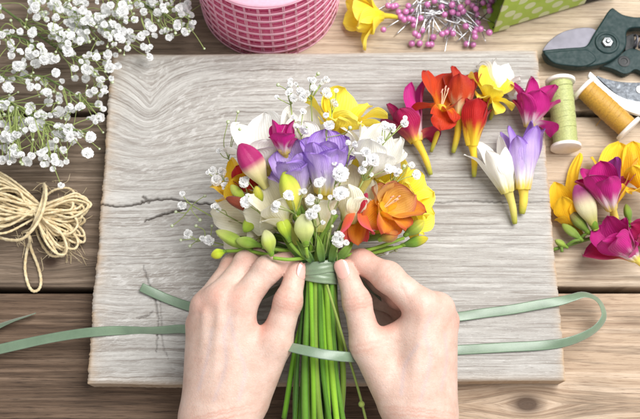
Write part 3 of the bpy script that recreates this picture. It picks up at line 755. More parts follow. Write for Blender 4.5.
tin()

# ------------------------------------------------------------------ secateurs
def secateurs():
    o0 = at(607, 43, 0)
    root = thing('secateurs', o0, 'dark green handled secateurs with steel blade lying on the pale planks', 'secateurs')
    teal = plain('dark_teal_plastic', (18, 44, 44), 0.5, vary=0.04, nscale=900, bump=0.08, spec=0.3)
    ste = plain('blade_steel', (104, 102, 110), 0.5, metal=0.7, vary=0.08, nscale=90, bump=0.03)
    blk = plain('black_plastic', (28, 30, 31), 0.5)
    chrome = plain('chrome', (120, 122, 124), 0.28, metal=1, vary=0.02)
    def poly(px, z): return [at(u, v, z)[:2] for u, v in px]
    def smooth(px, n=90):
        P = np.array(px+[px[0]], float); return [tuple(q) for q in spline(np.c_[P, np.zeros(len(P))], n)[:-1, :2]]
    A = [(541.5, 53), (556, 51.5), (570, 50.5), (582, 49.5), (587, 46), (592, 37), (600, 24.5), (606, 15), (610.5, 11), (614, 13), (620, 17), (628, 19.3), (640, 20), (670, 16), (710, 13), (750, 18), (772, 28), (768, 37), (745, 34), (705, 32), (660, 32), (640, 30.5), (629, 31), (625, 34.5), (624.5, 40), (624.5, 47), (621, 54), (613, 61), (604, 65.5), (594, 68), (580, 70), (566, 69), (554, 66), (545.5, 61.5)]
    mb = MB(); mb.prism(poly(smooth(A, 170), 10), 7.0, 15.5); build('counter_handle', mb, teal, root, bevel=1.7, angle=40)
    Bp = [(600, 67.5), (608, 64), (616, 59), (624, 52.5), (632, 50), (640, 53), (660, 63), (700, 86), (745, 116), (760, 130), (752, 136), (735, 126), (695, 101), (655, 80.5), (640, 73), (634, 71), (628, 74.5), (622, 75), (612, 70.5)]
    mb = MB(); mb.prism(poly(smooth(Bp, 110), 6), 2.0, 9.0); build('lower_handle', mb, teal, root, bevel=1.5, angle=40)
    bp = [(542, 51.5), (544.5, 47), (551, 40), (560, 33.8), (570, 30.2), (582, 28.4), (592, 29), (600, 34), (612, 44), (604, 54), (585, 52.5), (565, 52.5)]
    mb = MB(); mb.prism(poly(smooth(bp, 80), 11), 10.2, 12.4); b_ = build('blade', mb, ste, root, bevel=0.9, angle=40)
    jaw = [(543, 53.2), (560, 51.6), (583, 50), (590, 52), (596, 60), (585, 66.5), (568, 66), (553, 63)]
    mb = MB(); mb.prism(poly(smooth(jaw, 60), 16), 13.5, 17.2); build('jaw_cover', mb, teal, root, bevel=1.5, angle=40)
    c = at(607, 43, 15.5)
    mb = MB(); mb.lathe(c-[0, 0, 1], (0, 0, 1), [(0, 10.5), (1.6, 10.5), (2.2, 9.8), (2.2, 8.2), (1.4, 7.8), (1.4, 0.01)], 40, hint=(0, 1, 0)); build('pivot_ring', mb, teal, root, angle=40)
    mb = MB(); mb.lathe(c+[0, 0, 0.2], (0, 0, 1), [(0, 5.2), (1.4, 5.2), (2.2, 4.4), (2.4, 2.2), (3.4, 2.0), (3.9, 1.4), (4, 0.01)], 6, hint=(0, 1, 0)); build('pivot_bolt', mb, chrome, root, angle=30)
    c2 = at(624, 61.5, 9)
    mb = MB(); mb.lathe(c2-[0, 0, 0.5], (0, 0, 1), [(0, 5.2), (1, 5.2), (1.2, 4.6), (1.2, 3), (0.6, 2.6), (0.6, 0.01)], 24, hint=(0, 1, 0)); build('rivet', mb, blk, root, angle=40)
    # coil spring between the handles
    s0, s1 = at(634, 41, 12), at(662, 46, 10); w = s1-s0; u, v, w_ = frame(w); th = np.linspace(0, 6.5*2*PI, 150)
    pts = s0+np.outer(th/th[-1], w)+5.0*(np.cos(th)[:, None]*u+np.sin(th)[:, None]*v)
    mb = MB(); mb.tube(pts, 0.95, 7); build('spring', mb, ste, root)
    mb = MB(); q = [(626, 36), (634, 33), (636, 48), (628, 56), (625, 50)]; mb.prism(poly(q, 8), 3, 8); build('spring_seat', mb, blk, root, bevel=0.6)
secateurs()

# ------------------------------------------------------------------ curved knife with white rim
def knife():
    c = at(632, 95, 8); root = thing('curved_knife', [*c[:2], 0], 'curved grey mottled blade with thick white rim under the secateurs', 'knife')
    t = NT('mottled_blade'); n = t.noise(t.coord(), 170, 6, 0.7, 1.2)
    t.set(color=t.ramp(n.outputs[0], [(0.35, rgba((58, 61, 66))), (0.52, rgba((98, 103, 110))), (0.68, rgba((146, 151, 158)))]), rough=0.5, metal=0.3, normal=t.bump(n.outputs[0], 0.15, 0.0005))
    wh = plain('white_enamel', (246, 246, 244), 0.3, vary=0.02, spec=0.6)
    def poly(px, z): return [at(u, v, z)[:2] for u, v in px]
    up = spline([(590, 71.5, 0), (597, 78, 0), (604, 85, 0), (618, 95.5, 0), (634, 101, 0), (660, 103, 0), (700, 100, 0)], 40)[:, :2]
    lo = spline([(700, 112, 0), (660, 116.5, 0), (640, 114.5, 0), (628, 111, 0), (613, 103, 0), (597, 89, 0), (588, 76, 0)], 40)[:, :2]
    mb = MB(); mb.prism(poly(list(map(tuple, up))+list(map(tuple, lo)), 16), 12, 16.5); build('white_rim', mb, wh, root, bevel=1.2, angle=40)
    tp = spline([(700, 78, 0), (660, 82, 0), (640, 83.5, 0), (622, 83, 0), (606, 80, 0), (596, 76.5, 0)], 30)[:, :2]
    mb = MB(); mb.prism(poly(list(map(tuple, spline([(596, 78, 0), (606, 87, 0), (618, 97, 0), (634, 103, 0), (660, 105, 0), (700, 102, 0)], 30)[:, :2]))+list(map(tuple, tp)), 11), 9.5, 13); build('blade', mb, t.m, root, bevel=0.5, angle=40)
    q = at(640, 90, 13); mb = MB(); mb.lathe(q, (0, 0, 1), [(0, 3.4), (1.0, 3.4), (1.0, 2), (0.2, 1.9), (0.2, 0.01)], 20, hint=(0, 1, 0)); build('rivet', mb, wh, root, angle=40)
    mb = MB(); p = at(660, 95, 0); mb.box(p[0]-10, p[0]+60, p[1]-8, p[1]+10, 0.2, 10); build('grip', mb, wh, root, bevel=2)
knife()

# ------------------------------------------------------------------ thread spools
def spool(a, b, rf, rt, col, label, tail=None):
    a, b = np.asarray(a), np.asarray(b); ax = nrm(b-a); L = np.linalg.norm(b-a)
    root = thing('thread_spool', [*((a+b)/2)[:2], 0], label, 'thread spool')
    wh = plain('spool_end', (236, 230, 222), 0.5, vary=0.05, nscale=120)
    t = NT('wound_thread'); at_ = t.attr(); n = t.noise(t.coord(), 900, 3)
    c0 = rgba(col); t.set(color=t.ramp(n.outputs[0], [(0.3, tuple(c*0.72 for c in c0[:3])), (0.7, tuple(min(1, c*1.1) for c in c0[:3]))]), rough=0.55, sheen=0.2, normal=t.bump(n.outputs[0], 0.3, 0.0004))
    fl = 3.2
    for p, sgn in ((a, 1), (b, -1)):
        mb = MB(); mb.lathe(p, ax*sgn, [(-0.0, 2.2), (0.0, rf-0.8), (0.5, rf), (fl-0.6, rf), (fl, rf-0.6), (fl+0.4, rt*0.6)], 40); build('spool_end', mb, wh, root, angle=40)
    # wound thread: fine ridges on a gently bellied body
    m = 130; pr = []
    for i in range(m):
        f = i/(m-1); pr.append((fl+f*(L-2*fl), rt*(1+0.04*math.sin(PI*f))+0.28*math.sin(i*PI*0.5)**2+(0.12*math.sin(i*0.37))))
    mb = MB(); mb.lathe(a, ax, pr, 32)
    # a few threads wound across
    u, v, w = frame(ax)
    for k in range(7):
        th = np.linspace(0, 7, 50)+k; f = np.linspace(0.05+0.11*k, 0.25+0.11*k, 50)
        mb.tube(a+np.outer(fl+f*(L-2*fl), w)+(rt+0.45)*(np.cos(th)[:, None]*u+np.sin(th)[:, None]*v), 0.28, 5)
    build('thread', mb, t.m, root)
    if tail is not None:
        mb = MB(); mb.tube(spline(tail, 40), 0.32, 5); build('loose_thread', mb, t.m, root)
spool(at(583, 87, 14), at(630, 130, 14), 12.5, 8.8, (186, 140, 40), 'spool of mustard yellow thread beside the white rimmed knife',
      [at(608, 107, 22), at(606, 112, 17), at(601, 119, 6), at(596, 126, 1)])
spool(at(560, 80, 13), at(566, 149, 13), 12.5, 9.6, (170, 176, 112), 'spool of pale green thread standing next to the right edge of the board', None)

# ------------------------------------------------------------------ hank of twine
def twine():
    root = thing('twine_hank', [*at(38, 215, 0)[:2], 0], 'hank of cream jute twine lying on the planks left of the board', 'twine')
    t = NT('jute_twine'); v = t.coord(); n = t.noise(v, 260, 4); n2 = t.noise(v, 1500, 3)
    t.set(color=t.ramp(n.outputs[0], [(0.3, rgba((200, 176, 132))), (0.55, rgba((224, 206, 166))), (0.75, rgba((238, 225, 194)))]), rough=0.8, spec=0.2, sheen=0.2, normal=t.bump(n2.outputs[0], 0.6, 0.0008))
    rs = np.random.default_rng(12); mb = MB()
    def strand(pts, n=90, r=0.98):
        p = spline(pts, n); p[:, 2] = np.maximum(p[:, 2], 1.3)
        ph = np.linspace(0, n*0.9, n); mb.tube(p, r*(1+0.14*np.sin(ph*2.4)), 7)
    def loop(pin, ang, ln, wd, z):
        a = math.radians(ang); d = np.array([math.cos(a), -math.sin(a)]); q = np.array([-d[1], d[0]])
        P = []
        for f, g in ((0, 0.06), (0.3, 0.55), (0.62, 0.95), (0.88, 0.75), (1.0, 0.05), (0.9, -0.7), (0.62, -0.95), (0.3, -0.5), (0, -0.06)):
            o = pin+d*f*ln+q*g*wd/2+rs.normal(0, 1.0, 2)
            P.append(at(o[0], o[1], z+rs.normal(0, 1.0)+4*math.sin(PI*f)*0.5))
        strand(P)
    for k in range(46):       # right lobe
        loop(np.array([36, 213])+rs.normal(0, 2.5, 2), rs.uniform(-58, 20), rs.uniform(36, 54), rs.uniform(8, 26), 2+rs.random()*22)
    for k in range(36):       # left lobe, out of the frame
        loop(np.array([38, 210])+rs.normal(0, 2.5, 2), rs.uniform(146, 192), rs.uniform(44, 88), rs.uniform(12, 34), 2+rs.random()*20)
    for k in range(2):        # the wraps round the waist
        x = 35+k*2.2
        strand([at(x-12, 232, 3), at(x-4, 228, 16), at(x+2, 214, 27), at(x+7, 200, 25), at(x+9, 190, 12), at(x+8, 186, 3)], 40)
    strand([at(-6, 236, 8), at(10, 240, 20), at(24, 238, 26), at(38, 222, 30), at(45, 203, 30), at(46, 189, 26), at(44, 184, 20)], 50, 1.25)
    strand([at(29, 236, 14), at(31, 248, 6), at(38, 266, 2), at(41, 280, 1.5), at(39, 289, 1.5), at(33, 291, 1.5), at(28, 284, 1.5), at(25, 268, 2), at(27, 250, 5), at(30, 240, 16), at(27, 232, 20)], 80, 1.2)
    build('twine', mb, t.m, root)
    mb = MB()
    for k in range(70):
        u, v_ = rs.uniform(10, 84), rs.uniform(178, 258); a = rs.random()*6.28; l = rs.uniform(6, 18)
        if (u-50)**2/45**2+(v_-215)**2/45**2 > 1: continue
        z = rs.uniform(3, 22); p = at(u, v_, z)
        e = p+np.array([math.cos(a)*l, math.sin(a)*l, -z*0.4]); m = (p+e)/2+rs.normal(0, 2, 3)
        mb.tube(spline([p, m, e], 8), 0.16, 4)
    for k in range(12):
        p = at(60+rs.random()*10, 238+rs.random()*14, 4); e = at(60+rs.random()*28, 246+rs.random()*20, 1)
        mb.tube(spline([p, (p+e)/2+rs.normal(0, 2, 3), e], 8), 0.16, 4)
    build('loose_fibres', mb, t.m, root)
twine()

# ------------------------------------------------------------------ hands: one continuous skin each, from a distance field
def smin(a, b, k):
    h = np.maximum(k-np.abs(a-b), 0)/k
    return np.minimum(a, b)-h*h*k*0.25

def cone_d(P, a, b, ra, rb):
    ab = b-a; t = np.clip(((P-a)@ab)/(ab@ab), 0, 1)
    return np.linalg.norm(P-a-t[:, None]*ab, axis=1)-(ra+(rb-ra)*t)

def hand_field(P, H):
    """H: dict with 'palm' cones, 'fingers' chains, 'dips', 'creases'"""
    d = None
    for a, b, ra, rb, k in H['palm']:
        e = cone_d(P, a, b, ra, rb); d = e if d is None else smin(d, e, k)
    fd = None
    for ch, kp in H['fingers']:
        f = None
        for i in range(len(ch)-1):
            e = cone_d(P, ch[i][0], ch[i+1][0], ch[i][1], ch[i+1][1])
            f = e if f is None else smin(f, e, 3.5)
        for i in range(1, len(ch)-1):                                # a bony joint, drawn-in middle of each bone
            e = np.linalg.norm(P-ch[i][0], axis=1)-ch[i][1]*1.03; f = smin(f, e, 4)
        fd = f if fd is None else smin(fd, f, 0.7)
    d = smin(d, fd, 4.5)
    for a, b, r, k, amp in H['tendons']:
        t = cone_d(P, a, b, r, r); d = d-1.35*amp*np.exp(-np.clip(t, 0, None)**2/(k*k))
    for c, r, amp in H['bumps']:
        d = d-0.55*amp*np.exp(-np.sum((P-c)**2, 1)/(r*r))
    for c, ax, w, amp, reach in H['creases']:
        q = P-c; s = q@ax; rad = np.sum((q-s[:, None]*ax)**2, 1)
        s = s+0.35*np.sin(q[:, 0]*0.7+q[:, 1]*0.3+amp*9)+0.3*np.sin(q[:, 0]*1.7+amp*31)
        d = d+amp*np.exp(-(s/w)**2)*np.exp(-rad/(reach*reach))
    return d

def surface_nets(F, o, h):
    I = F < 0; sh = np.array(F.shape)-1
    cnt = np.zeros(sh, np.int8); acc = np.zeros((*sh, 3), np.float32)
    cs = [(i, j, k) for i in (0, 1) for j in (0, 1) for k in (0, 1)]
    sl = lambda c: tuple(slice(c[a], c[a]+sh[a]) for a in range(3))
    for c0 in cs:
        for ax in range(3):
            if c0[ax]: continue
            c1 = list(c0); c1[ax] = 1
            A, Bv = F[sl(c0)], F[sl(c1)]; m = (A < 0) != (Bv < 0)
            t = np.where(m, A/(A-Bv+1e-20), 0)
            cnt += m
            for b in range(3): acc[..., b] += np.where(m, c0[b]+(t if b == ax else 0), 0)
    act = cnt > 0; idx = -np.ones(sh, np.int64); idx[act] = np.arange(act.sum())
    W = np.argwhere(act)+acc[act]/cnt[act][:, None]
    V = o+W*h; Q = []
    for ax in range(3):
        b, c = (ax+1) % 3, (ax+2) % 3
        s0 = [slice(1, n) for n in sh]; s0[ax] = slice(0, sh[ax]); s1 = list(s0); s1[ax] = slice(1, sh[ax]+1)
        A, Bv = I[tuple(s0)], I[tuple(s1)]
        for m, flip in ((A & ~Bv, False), (~A & Bv, True)):
            g = np.argwhere(m)
            if not len(g): continue
            for e in range(3):
                if e != ax: g[:, e] += 1
            def ix(db, dc):
                q = g.copy(); q[:, b] -= db; q[:, c] -= dc; return idx[q[:, 0], q[:, 1], q[:, 2]]
            f = np.stack([ix(1, 1), ix(0, 1), ix(0, 0), ix(1, 0)], 1)
            Q.append(f[:, ::-1] if flip else f)
    return V, np.vstack(Q)

def skin():
    t = NT('skin'); a = t.attr(); sp_ = t.n('SeparateColor'); t.l(a.outputs[0], sp_.inputs[0])
    v = t.coord(); n = t.noise(v, 85, 5, 0.6); n2 = t.noise(v, 700, 4, 0.6); n3 = t.noise(v, 28, 3)
    vo = t.n('TexVoronoi', feature='DISTANCE_TO_EDGE'); vo.inputs['Scale'].default_value = 620
    wob = t.noise(v, 300, 3); vv_ = t.n('VectorMath', operation='MULTIPLY_ADD'); t.l(wob.outputs[1], vv_.inputs[0]); vv_.inputs[1].default_value = (0.003,)*3; t.l(v, vv_.inputs[2]); t.l(vv_.outputs[0], vo.inputs['Vector'])
    c = t.ramp(n.outputs[0], [(0.3, rgba((196, 163, 147))), (0.52, rgba((206, 177, 162))), (0.72, rgba((214, 188, 175)))])
    c = t.mix(c, rgba((216, 164, 148)), t.ramp(n3.outputs[0], [(0.45, (0, 0, 0)), (0.7, (0.14,)*3)]))
    c = t.mix(c, rgba((206, 126, 108)), t.math('MULTIPLY', sp_.outputs[0], 0.55))
    c = t.mix(c, rgba((182, 168, 172)), t.math('MULTIPLY', sp_.outputs[1], 0.4))
    c = t.mix(c, rgba((186, 118, 98)), t.math('MULTIPLY', sp_.outputs[2], 0.5))
    pores = t.noise(v, 420, 6, 0.7)
    c = t.mix(c, t.mix(c, 0.82, 1.0, 'MULTIPLY'), t.ramp(pores.outputs[0], [(0.36, (0.42,)*3), (0.52, (0, 0, 0))]))
    t.set(color=c, rough=t.ramp(n2.outputs[0], [(0.3, (0.38,)*3), (0.7, (0.55,)*3)]), spec=0.4, sss=0.14)
    t.b.inputs['Subsurface Radius'].default_value = (1.0, 0.35, 0.2); t.b.inputs['Subsurface Scale'].default_value = 0.0035
    hgt = t.math('ADD', t.math('MULTIPLY', vo.outputs[0], 0.9), t.math('MULTIPLY', n2.outputs[0], 0.7))
    t.set(normal=t.bump(hgt, 0.42, 0.0005))
    return t.m
M['skin'] = skin()
M['nail'] = plain('fingernail', (226, 172, 160), 0.2, vary=0.04, nscale=120, spec=0.7, coat=0.5)

def make_hand(H, label, h=0.95):
    cones = list(H['palm'])
    pts = np.array([q for c in H['palm'] for q in c[:2]]+[j[0] for ch, _ in H['fingers'] for j in ch])
    lo, hi = pts.min(0)-24, pts.max(0)+24
    lo[1] = max(lo[1], H['cut'])
    # coarse pass first, then the exact field only near the skin
    hc = 4*h; nc = np.ceil((hi-lo)/hc).astype(int)+1
    g = np.stack(np.meshgrid(*[np.arange(k) for k in nc], indexing='ij'), -1).reshape(-1, 3)
    Fc = hand_field(lo+g*hc, H).reshape(nc)
    Ff = np.repeat(np.repeat(np.repeat(Fc, 4, 0), 4, 1), 4, 2)[:(nc[0]-1)*4+1, :(nc[1]-1)*4+1, :(nc[2]-1)*4+1].copy()
    near = np.argwhere(np.abs(Ff) < hc*2.2)
    Ff[tuple(near.T)] = hand_field(lo+near*h, H)
    V, Q = surface_nets(Ff.astype(np.float32), lo, h)
    # skin colour data: redness at knuckles and tips, veins, creases
    red = np.zeros(len(V)); cre = np.zeros(len(V)); vein = np.zeros(len(V))
    for c, r, amp in H['red']: red = np.maximum(red, amp*np.exp(-np.sum((V-c)**2, 1)/(r*r)))
    for c, ax, w, amp, reach in H['creases']:
        q = V-c; s = q@ax; rad = np.sum((q-s[:, None]*ax)**2, 1); s = s+0.35*np.sin(q[:, 0]*0.7+q[:, 1]*0.3+amp*9)+0.3*np.sin(q[:, 0]*1.7+amp*31)
        cre = np.maximum(cre, np.exp(-(s/(w*1.2))**2)*np.exp(-rad/(reach*reach)))
    for ln, w in H['veins']:
        sp_ = spline(ln, 40)
        for p in sp_: vein = np.maximum(vein, np.exp(-np.sum((V-p)[:, :2]**2, 1)/(w*w)))
    mb = MB(); mb.add(V, Q.tolist(), np.stack([red, vein, cre], 1))
    wr = H['wrist']
    o = build('hand', mb, M['skin'], None, np.array([wr[0], wr[1], V[:, 2].min()]))
    m = o.modifiers.new('smooth', 'CORRECTIVE_SMOOTH') if False else o.modifiers.new('smooth', 'SMOOTH'); m.iterations = 3; m.factor = 0.5
    tag(o, label, 'hand')
    for (p, fwd, up_, wd, ln, rad) in H['nails']:
        fwd = nrm(fwd); up_ = nrm(up_-fwd*np.dot(up_, fwd)); sd = np.cross(fwd, up_)
        s = np.linspace(0, 1, 14)[:, None]; q = np.linspace(-1, 1, 13)[None, :]
        hw = wd*(0.80+0.2*np.sin(PI*np.clip(s*0.9, 0, 1)))*np.clip(1-np.clip((s-0.72)/0.32, 0, 1)**2.2, 0, 1)**0.5*np.clip(0.55+s*2.2, 0, 1)
        ang = hw*q/rad
        lift = rad+0.35-0.5*(1-s)**2-0.9*np.clip(s-0.75, 0, 1)*2
        G3 = p+fwd*((s-0.5)*ln+0*q)[..., None]+(up_*(np.cos(ang)*lift-0*s)[..., None]+sd*(np.sin(ang)*lift)[..., None])
        n_ = build('fingernail', MB().grid(G3), M['nail'], o, solid=0.5)
    return o

A = at
def left_hand():
    W = lambda u, v, z: A(u, v, z)
    idx, mid_, rng_, pnk = W(241, 303, 92), W(220, 299, 90), W(206, 307, 82), W(201, 325, 70)
    th = [(W(249, 396, 66), 15.0), (W(275, 343, 82), 11.6), (W(288, 302, 92), 9.2), (W(297, 269, 92), 7.0)]
    palm = [(W(206, 424, 62), W(200, 720, 46), 18.5, 28, 10), (W(231, 424, 64), W(214, 720, 46), 18.5, 28, 10),
            (W(232, 408, 68), idx, 16, 11.0, 10), (W(222, 406, 70), mid_, 16, 11.0, 10), (W(211, 408, 66), rng_, 16, 10.5, 10), (W(204, 412, 60), pnk, 15, 9.8, 10),
            (W(222, 400, 56), W(222, 335, 70), 17, 14, 12), (th[0][0], th[1][0], 15.5, 11.8, 12), (W(250, 345, 80), W(266, 346, 80), 9, 8.5, 8)]
    F = [([(idx, 10.6), (W(267, 270, 94), 9.1), (W(289, 261, 87), 7.8), (W(304, 264, 80), 6.7)], 6),
         ([(mid_, 10.6), (W(247, 263, 85), 8.6), (W(273, 257, 72), 8.0), (W(295, 258, 66), 7.0)], 6),
         ([(rng_, 10.2), (W(233, 266, 72), 8.0), (W(256, 254, 58), 7.6), (W(275, 255, 52), 6.6)], 6),
         ([(pnk, 9.4), (W(222, 284, 56), 7.6), (W(238, 268, 46), 6.8), (W(252, 262, 41), 6.0)], 6),
         (th[1:], 6)]
    thd = nrm(th[3][0]-th[2][0]); td2 = nrm(th[2][0]-th[1][0])
    return dict(palm=palm, fingers=F, wrist=W(222, 430, 60), cut=-330,
        tendons=[(W(226, 395, 84), W(240, 312, 104), 0.5, 3.2, 0.55), (W(215, 395, 84), W(219, 306, 103), 0.5, 3.0, 0.75), (W(207, 395, 80), W(205, 312, 95), 0.5, 2.8, 0.8), (W(200, 398, 74), W(199, 328, 82), 0.5, 2.8, 0.7)],
        bumps=[(idx+[0, 1, 10], 9, 1.0), (mid_+[0, 1, 10], 8, 1.4), (rng_+[-1, 1, 9], 7.5, 1.4), (pnk+[-4, 1, 8], 7, 1.2), ((idx+mid_)/2+[0, 2, 11], 5, -1.2), ((mid_+rng_)/2+[0, 2, 10], 5, -1.3), ((pnk+rng_)/2+[0, 2, 9], 5, -1.2), (W(207, 428, 82), 9, 1.4)],
        creases=[(th[2][0]+td2*k, td2, 0.8, 0.5, 13) for k in (-3.2, -0.8, 1.6, 4.0)]+[(F[0][0][1][0]+nrm(F[0][0][1][0]-idx)*k, nrm(F[0][0][1][0]-idx), 0.9, 0.35, 11) for k in (-2, 0.5, 3)]
            +[(W(222, 412+k, 80), nrm(W(222, 420, 80)-W(218, 400, 80)), 0.6, 0.13, 22) for k in (0, 3, 8)],
        red=[(idx+[0, 0, 10], 10, 0.55), (mid_+[0, 0, 10], 9, 0.6), (rng_+[0, 0, 9], 9, 0.65), (pnk+[-4, 0, 8], 8, 0.6), (th[3][0], 12, 0.7), (th[2][0]+[0, 0, 8], 10, 0.5), (F[0][0][2][0], 14, 0.7), (F[0][0][3][0], 14, 0.9), (W(264, 330, 88), 9, 0.9), (F[1][0][1][0]+[0, 0, 8], 9, 0.4), (F[2][0][1][0]+[0, 0, 8], 9, 0.5), (W(270, 320, 84), 10, 0.8)],
        veins=[([W(215, 400, 85), W(226, 365, 92), W(224, 335, 98), W(230, 318, 100)], 1.6), ([W(240, 400, 80), W(245, 370, 90), W(236, 345, 96), W(230, 318, 100)], 1.5), ([W(200, 390, 78), W(208, 360, 86), W(212, 330, 95)], 1.4)],
        nails=[(th[3][0]-thd*1.5, thd, np.array([0.72, 0.1, 0.7]), 5.2, 12, 7.5)])

def right_hand():
    W = lambda u, v, z: A(u, v, z)
    idx, mid_, rng_, pnk = W(421, 306, 96), W(438, 309, 87), W(443, 321, 74), W(440, 335, 61)
    th = [(W(398, 400, 70), 14.0), (W(367, 345, 85), 11.4), (W(357, 302, 93), 9.3), (W(345, 269, 95), 7.0)]
    palm = [(W(412, 426, 62), W(418, 720, 46), 17, 27, 10), (W(431, 424, 60), W(444, 720, 46), 17, 27, 10),
            (W(415, 408, 72), idx, 15.5, 11.2, 10), (W(425, 406, 68), mid_, 15.5, 11, 10), (W(432, 408, 62), rng_, 15, 10.5, 10), (W(434, 412, 56), pnk, 14, 9.6, 10),
            (W(420, 400, 56), W(420, 335, 70), 17, 15, 12), (th[0][0], th[1][0], 15, 11.6, 12), (W(384, 341, 84), W(404, 333, 84), 9, 9.5, 9)]
    F = [([(idx, 11.6), (W(388, 277, 97), 9.9), (W(362, 262, 92), 8.2), (W(343, 258, 85), 6.9)], 6),
         ([(mid_, 10.6), (W(400, 296, 78), 9.0), (W(376, 280, 70), 8.0), (W(352, 272, 66), 7.0)], 6),
         ([(rng_, 10.2), (W(404, 310, 62), 8.4), (W(380, 298, 56), 7.4), (W(362, 288, 52), 6.4)], 6),
         ([(pnk, 9.2), (W(405, 326, 48), 7.4), (W(385, 316, 43), 6.6), (W(370, 308, 40), 6.0)], 6),
         (th[1:], 6)]
    thd = nrm(th[3][0]-th[2][0]); td2 = nrm(th[2][0]-th[1][0]); i2 = nrm(F[0][0][1][0]-idx)
    return dict(palm=palm, fingers=F, wrist=W(420, 430, 60), cut=-330,
        tendons=[(W(412, 398, 86), W(423, 316, 107), 0.5, 3.2, 0.5), (W(424, 396, 82), W(440, 314, 98), 0.5, 3.0, 0.6), (W(434, 396, 76), W(448, 326, 84), 0.5, 2.8, 0.6)],
        bumps=[(idx+[1, 1, 10], 9, 1.3), (mid_+[2, 2, 9], 8, 1.3), (rng_+[6, 1, 6], 7.5, 0.6), ((idx+mid_)/2+[0, 2, 11], 5, -1.0), (W(385, 276, 106), 8, 0.6), (W(404, 290, 106), 7, -0.6), (W(424, 424, 80), 9, 0.6)],
        creases=[(th[2][0]+td2*k, td2, 0.8, 0.62, 13) for k in (-3.6, -1.2, 1.4, 3.6)]+[(th[1][0]+td2*k, td2, 1.0, 0.3, 14) for k in (-2, 2)]
            +[(F[0][0][1][0]+i2*k, i2, 0.9, 0.35, 11) for k in (-2, 0.5, 3)]+[(W(420, 410+k, 80), nrm(W(420, 420, 80)-W(421, 400, 80)), 0.6, 0.13, 22) for k in (0, 3, 7)]
            +[(W(402, 291, 100), nrm(W(410, 290, 100)-W(396, 296, 100)), 0.9, 0.5, 10)],
        red=[(idx+[0, 0, 10], 11, 0.4), (mid_+[0, 0, 10], 10, 0.5), (rng_+[8, 0, 6], 10, 0.5), (th[3][0], 11, 0.75), (th[2][0]+[0, 0, 8], 10, 0.35), (F[0][0][2][0], 16, 0.75), (F[0][0][3][0], 16, 0.95), (W(384, 322, 90), 9, 0.9), (W(398, 306, 92), 9, 0.7), (F[1][0][1][0], 14, 0.9), (F[2][0][1][0], 14, 1.0), (F[0][0][1][0]+[0, 0, 9], 10, 0.35)],
        veins=[([W(420, 400, 85), W(430, 360, 92), W(424, 335, 98), W(430, 318, 100)], 1.6), ([W(400, 395, 80), W(405, 365, 90), W(418, 345, 98)], 1.5), ([W(440, 390, 78), W(446, 360, 84), W(444, 335, 90)], 1.4)],
        nails=[(th[3][0]-thd*0.5, thd, np.array([-0.45, 0.05, 0.9]), 5.6, 13.5, 7.5)])
make_hand(left_hand(), 'left hand seen from the back, thumb and fingers closing on the bouquet tie')
make_hand(right_hand(), 'right hand seen from the back, thumbnail showing against the bouquet tie')

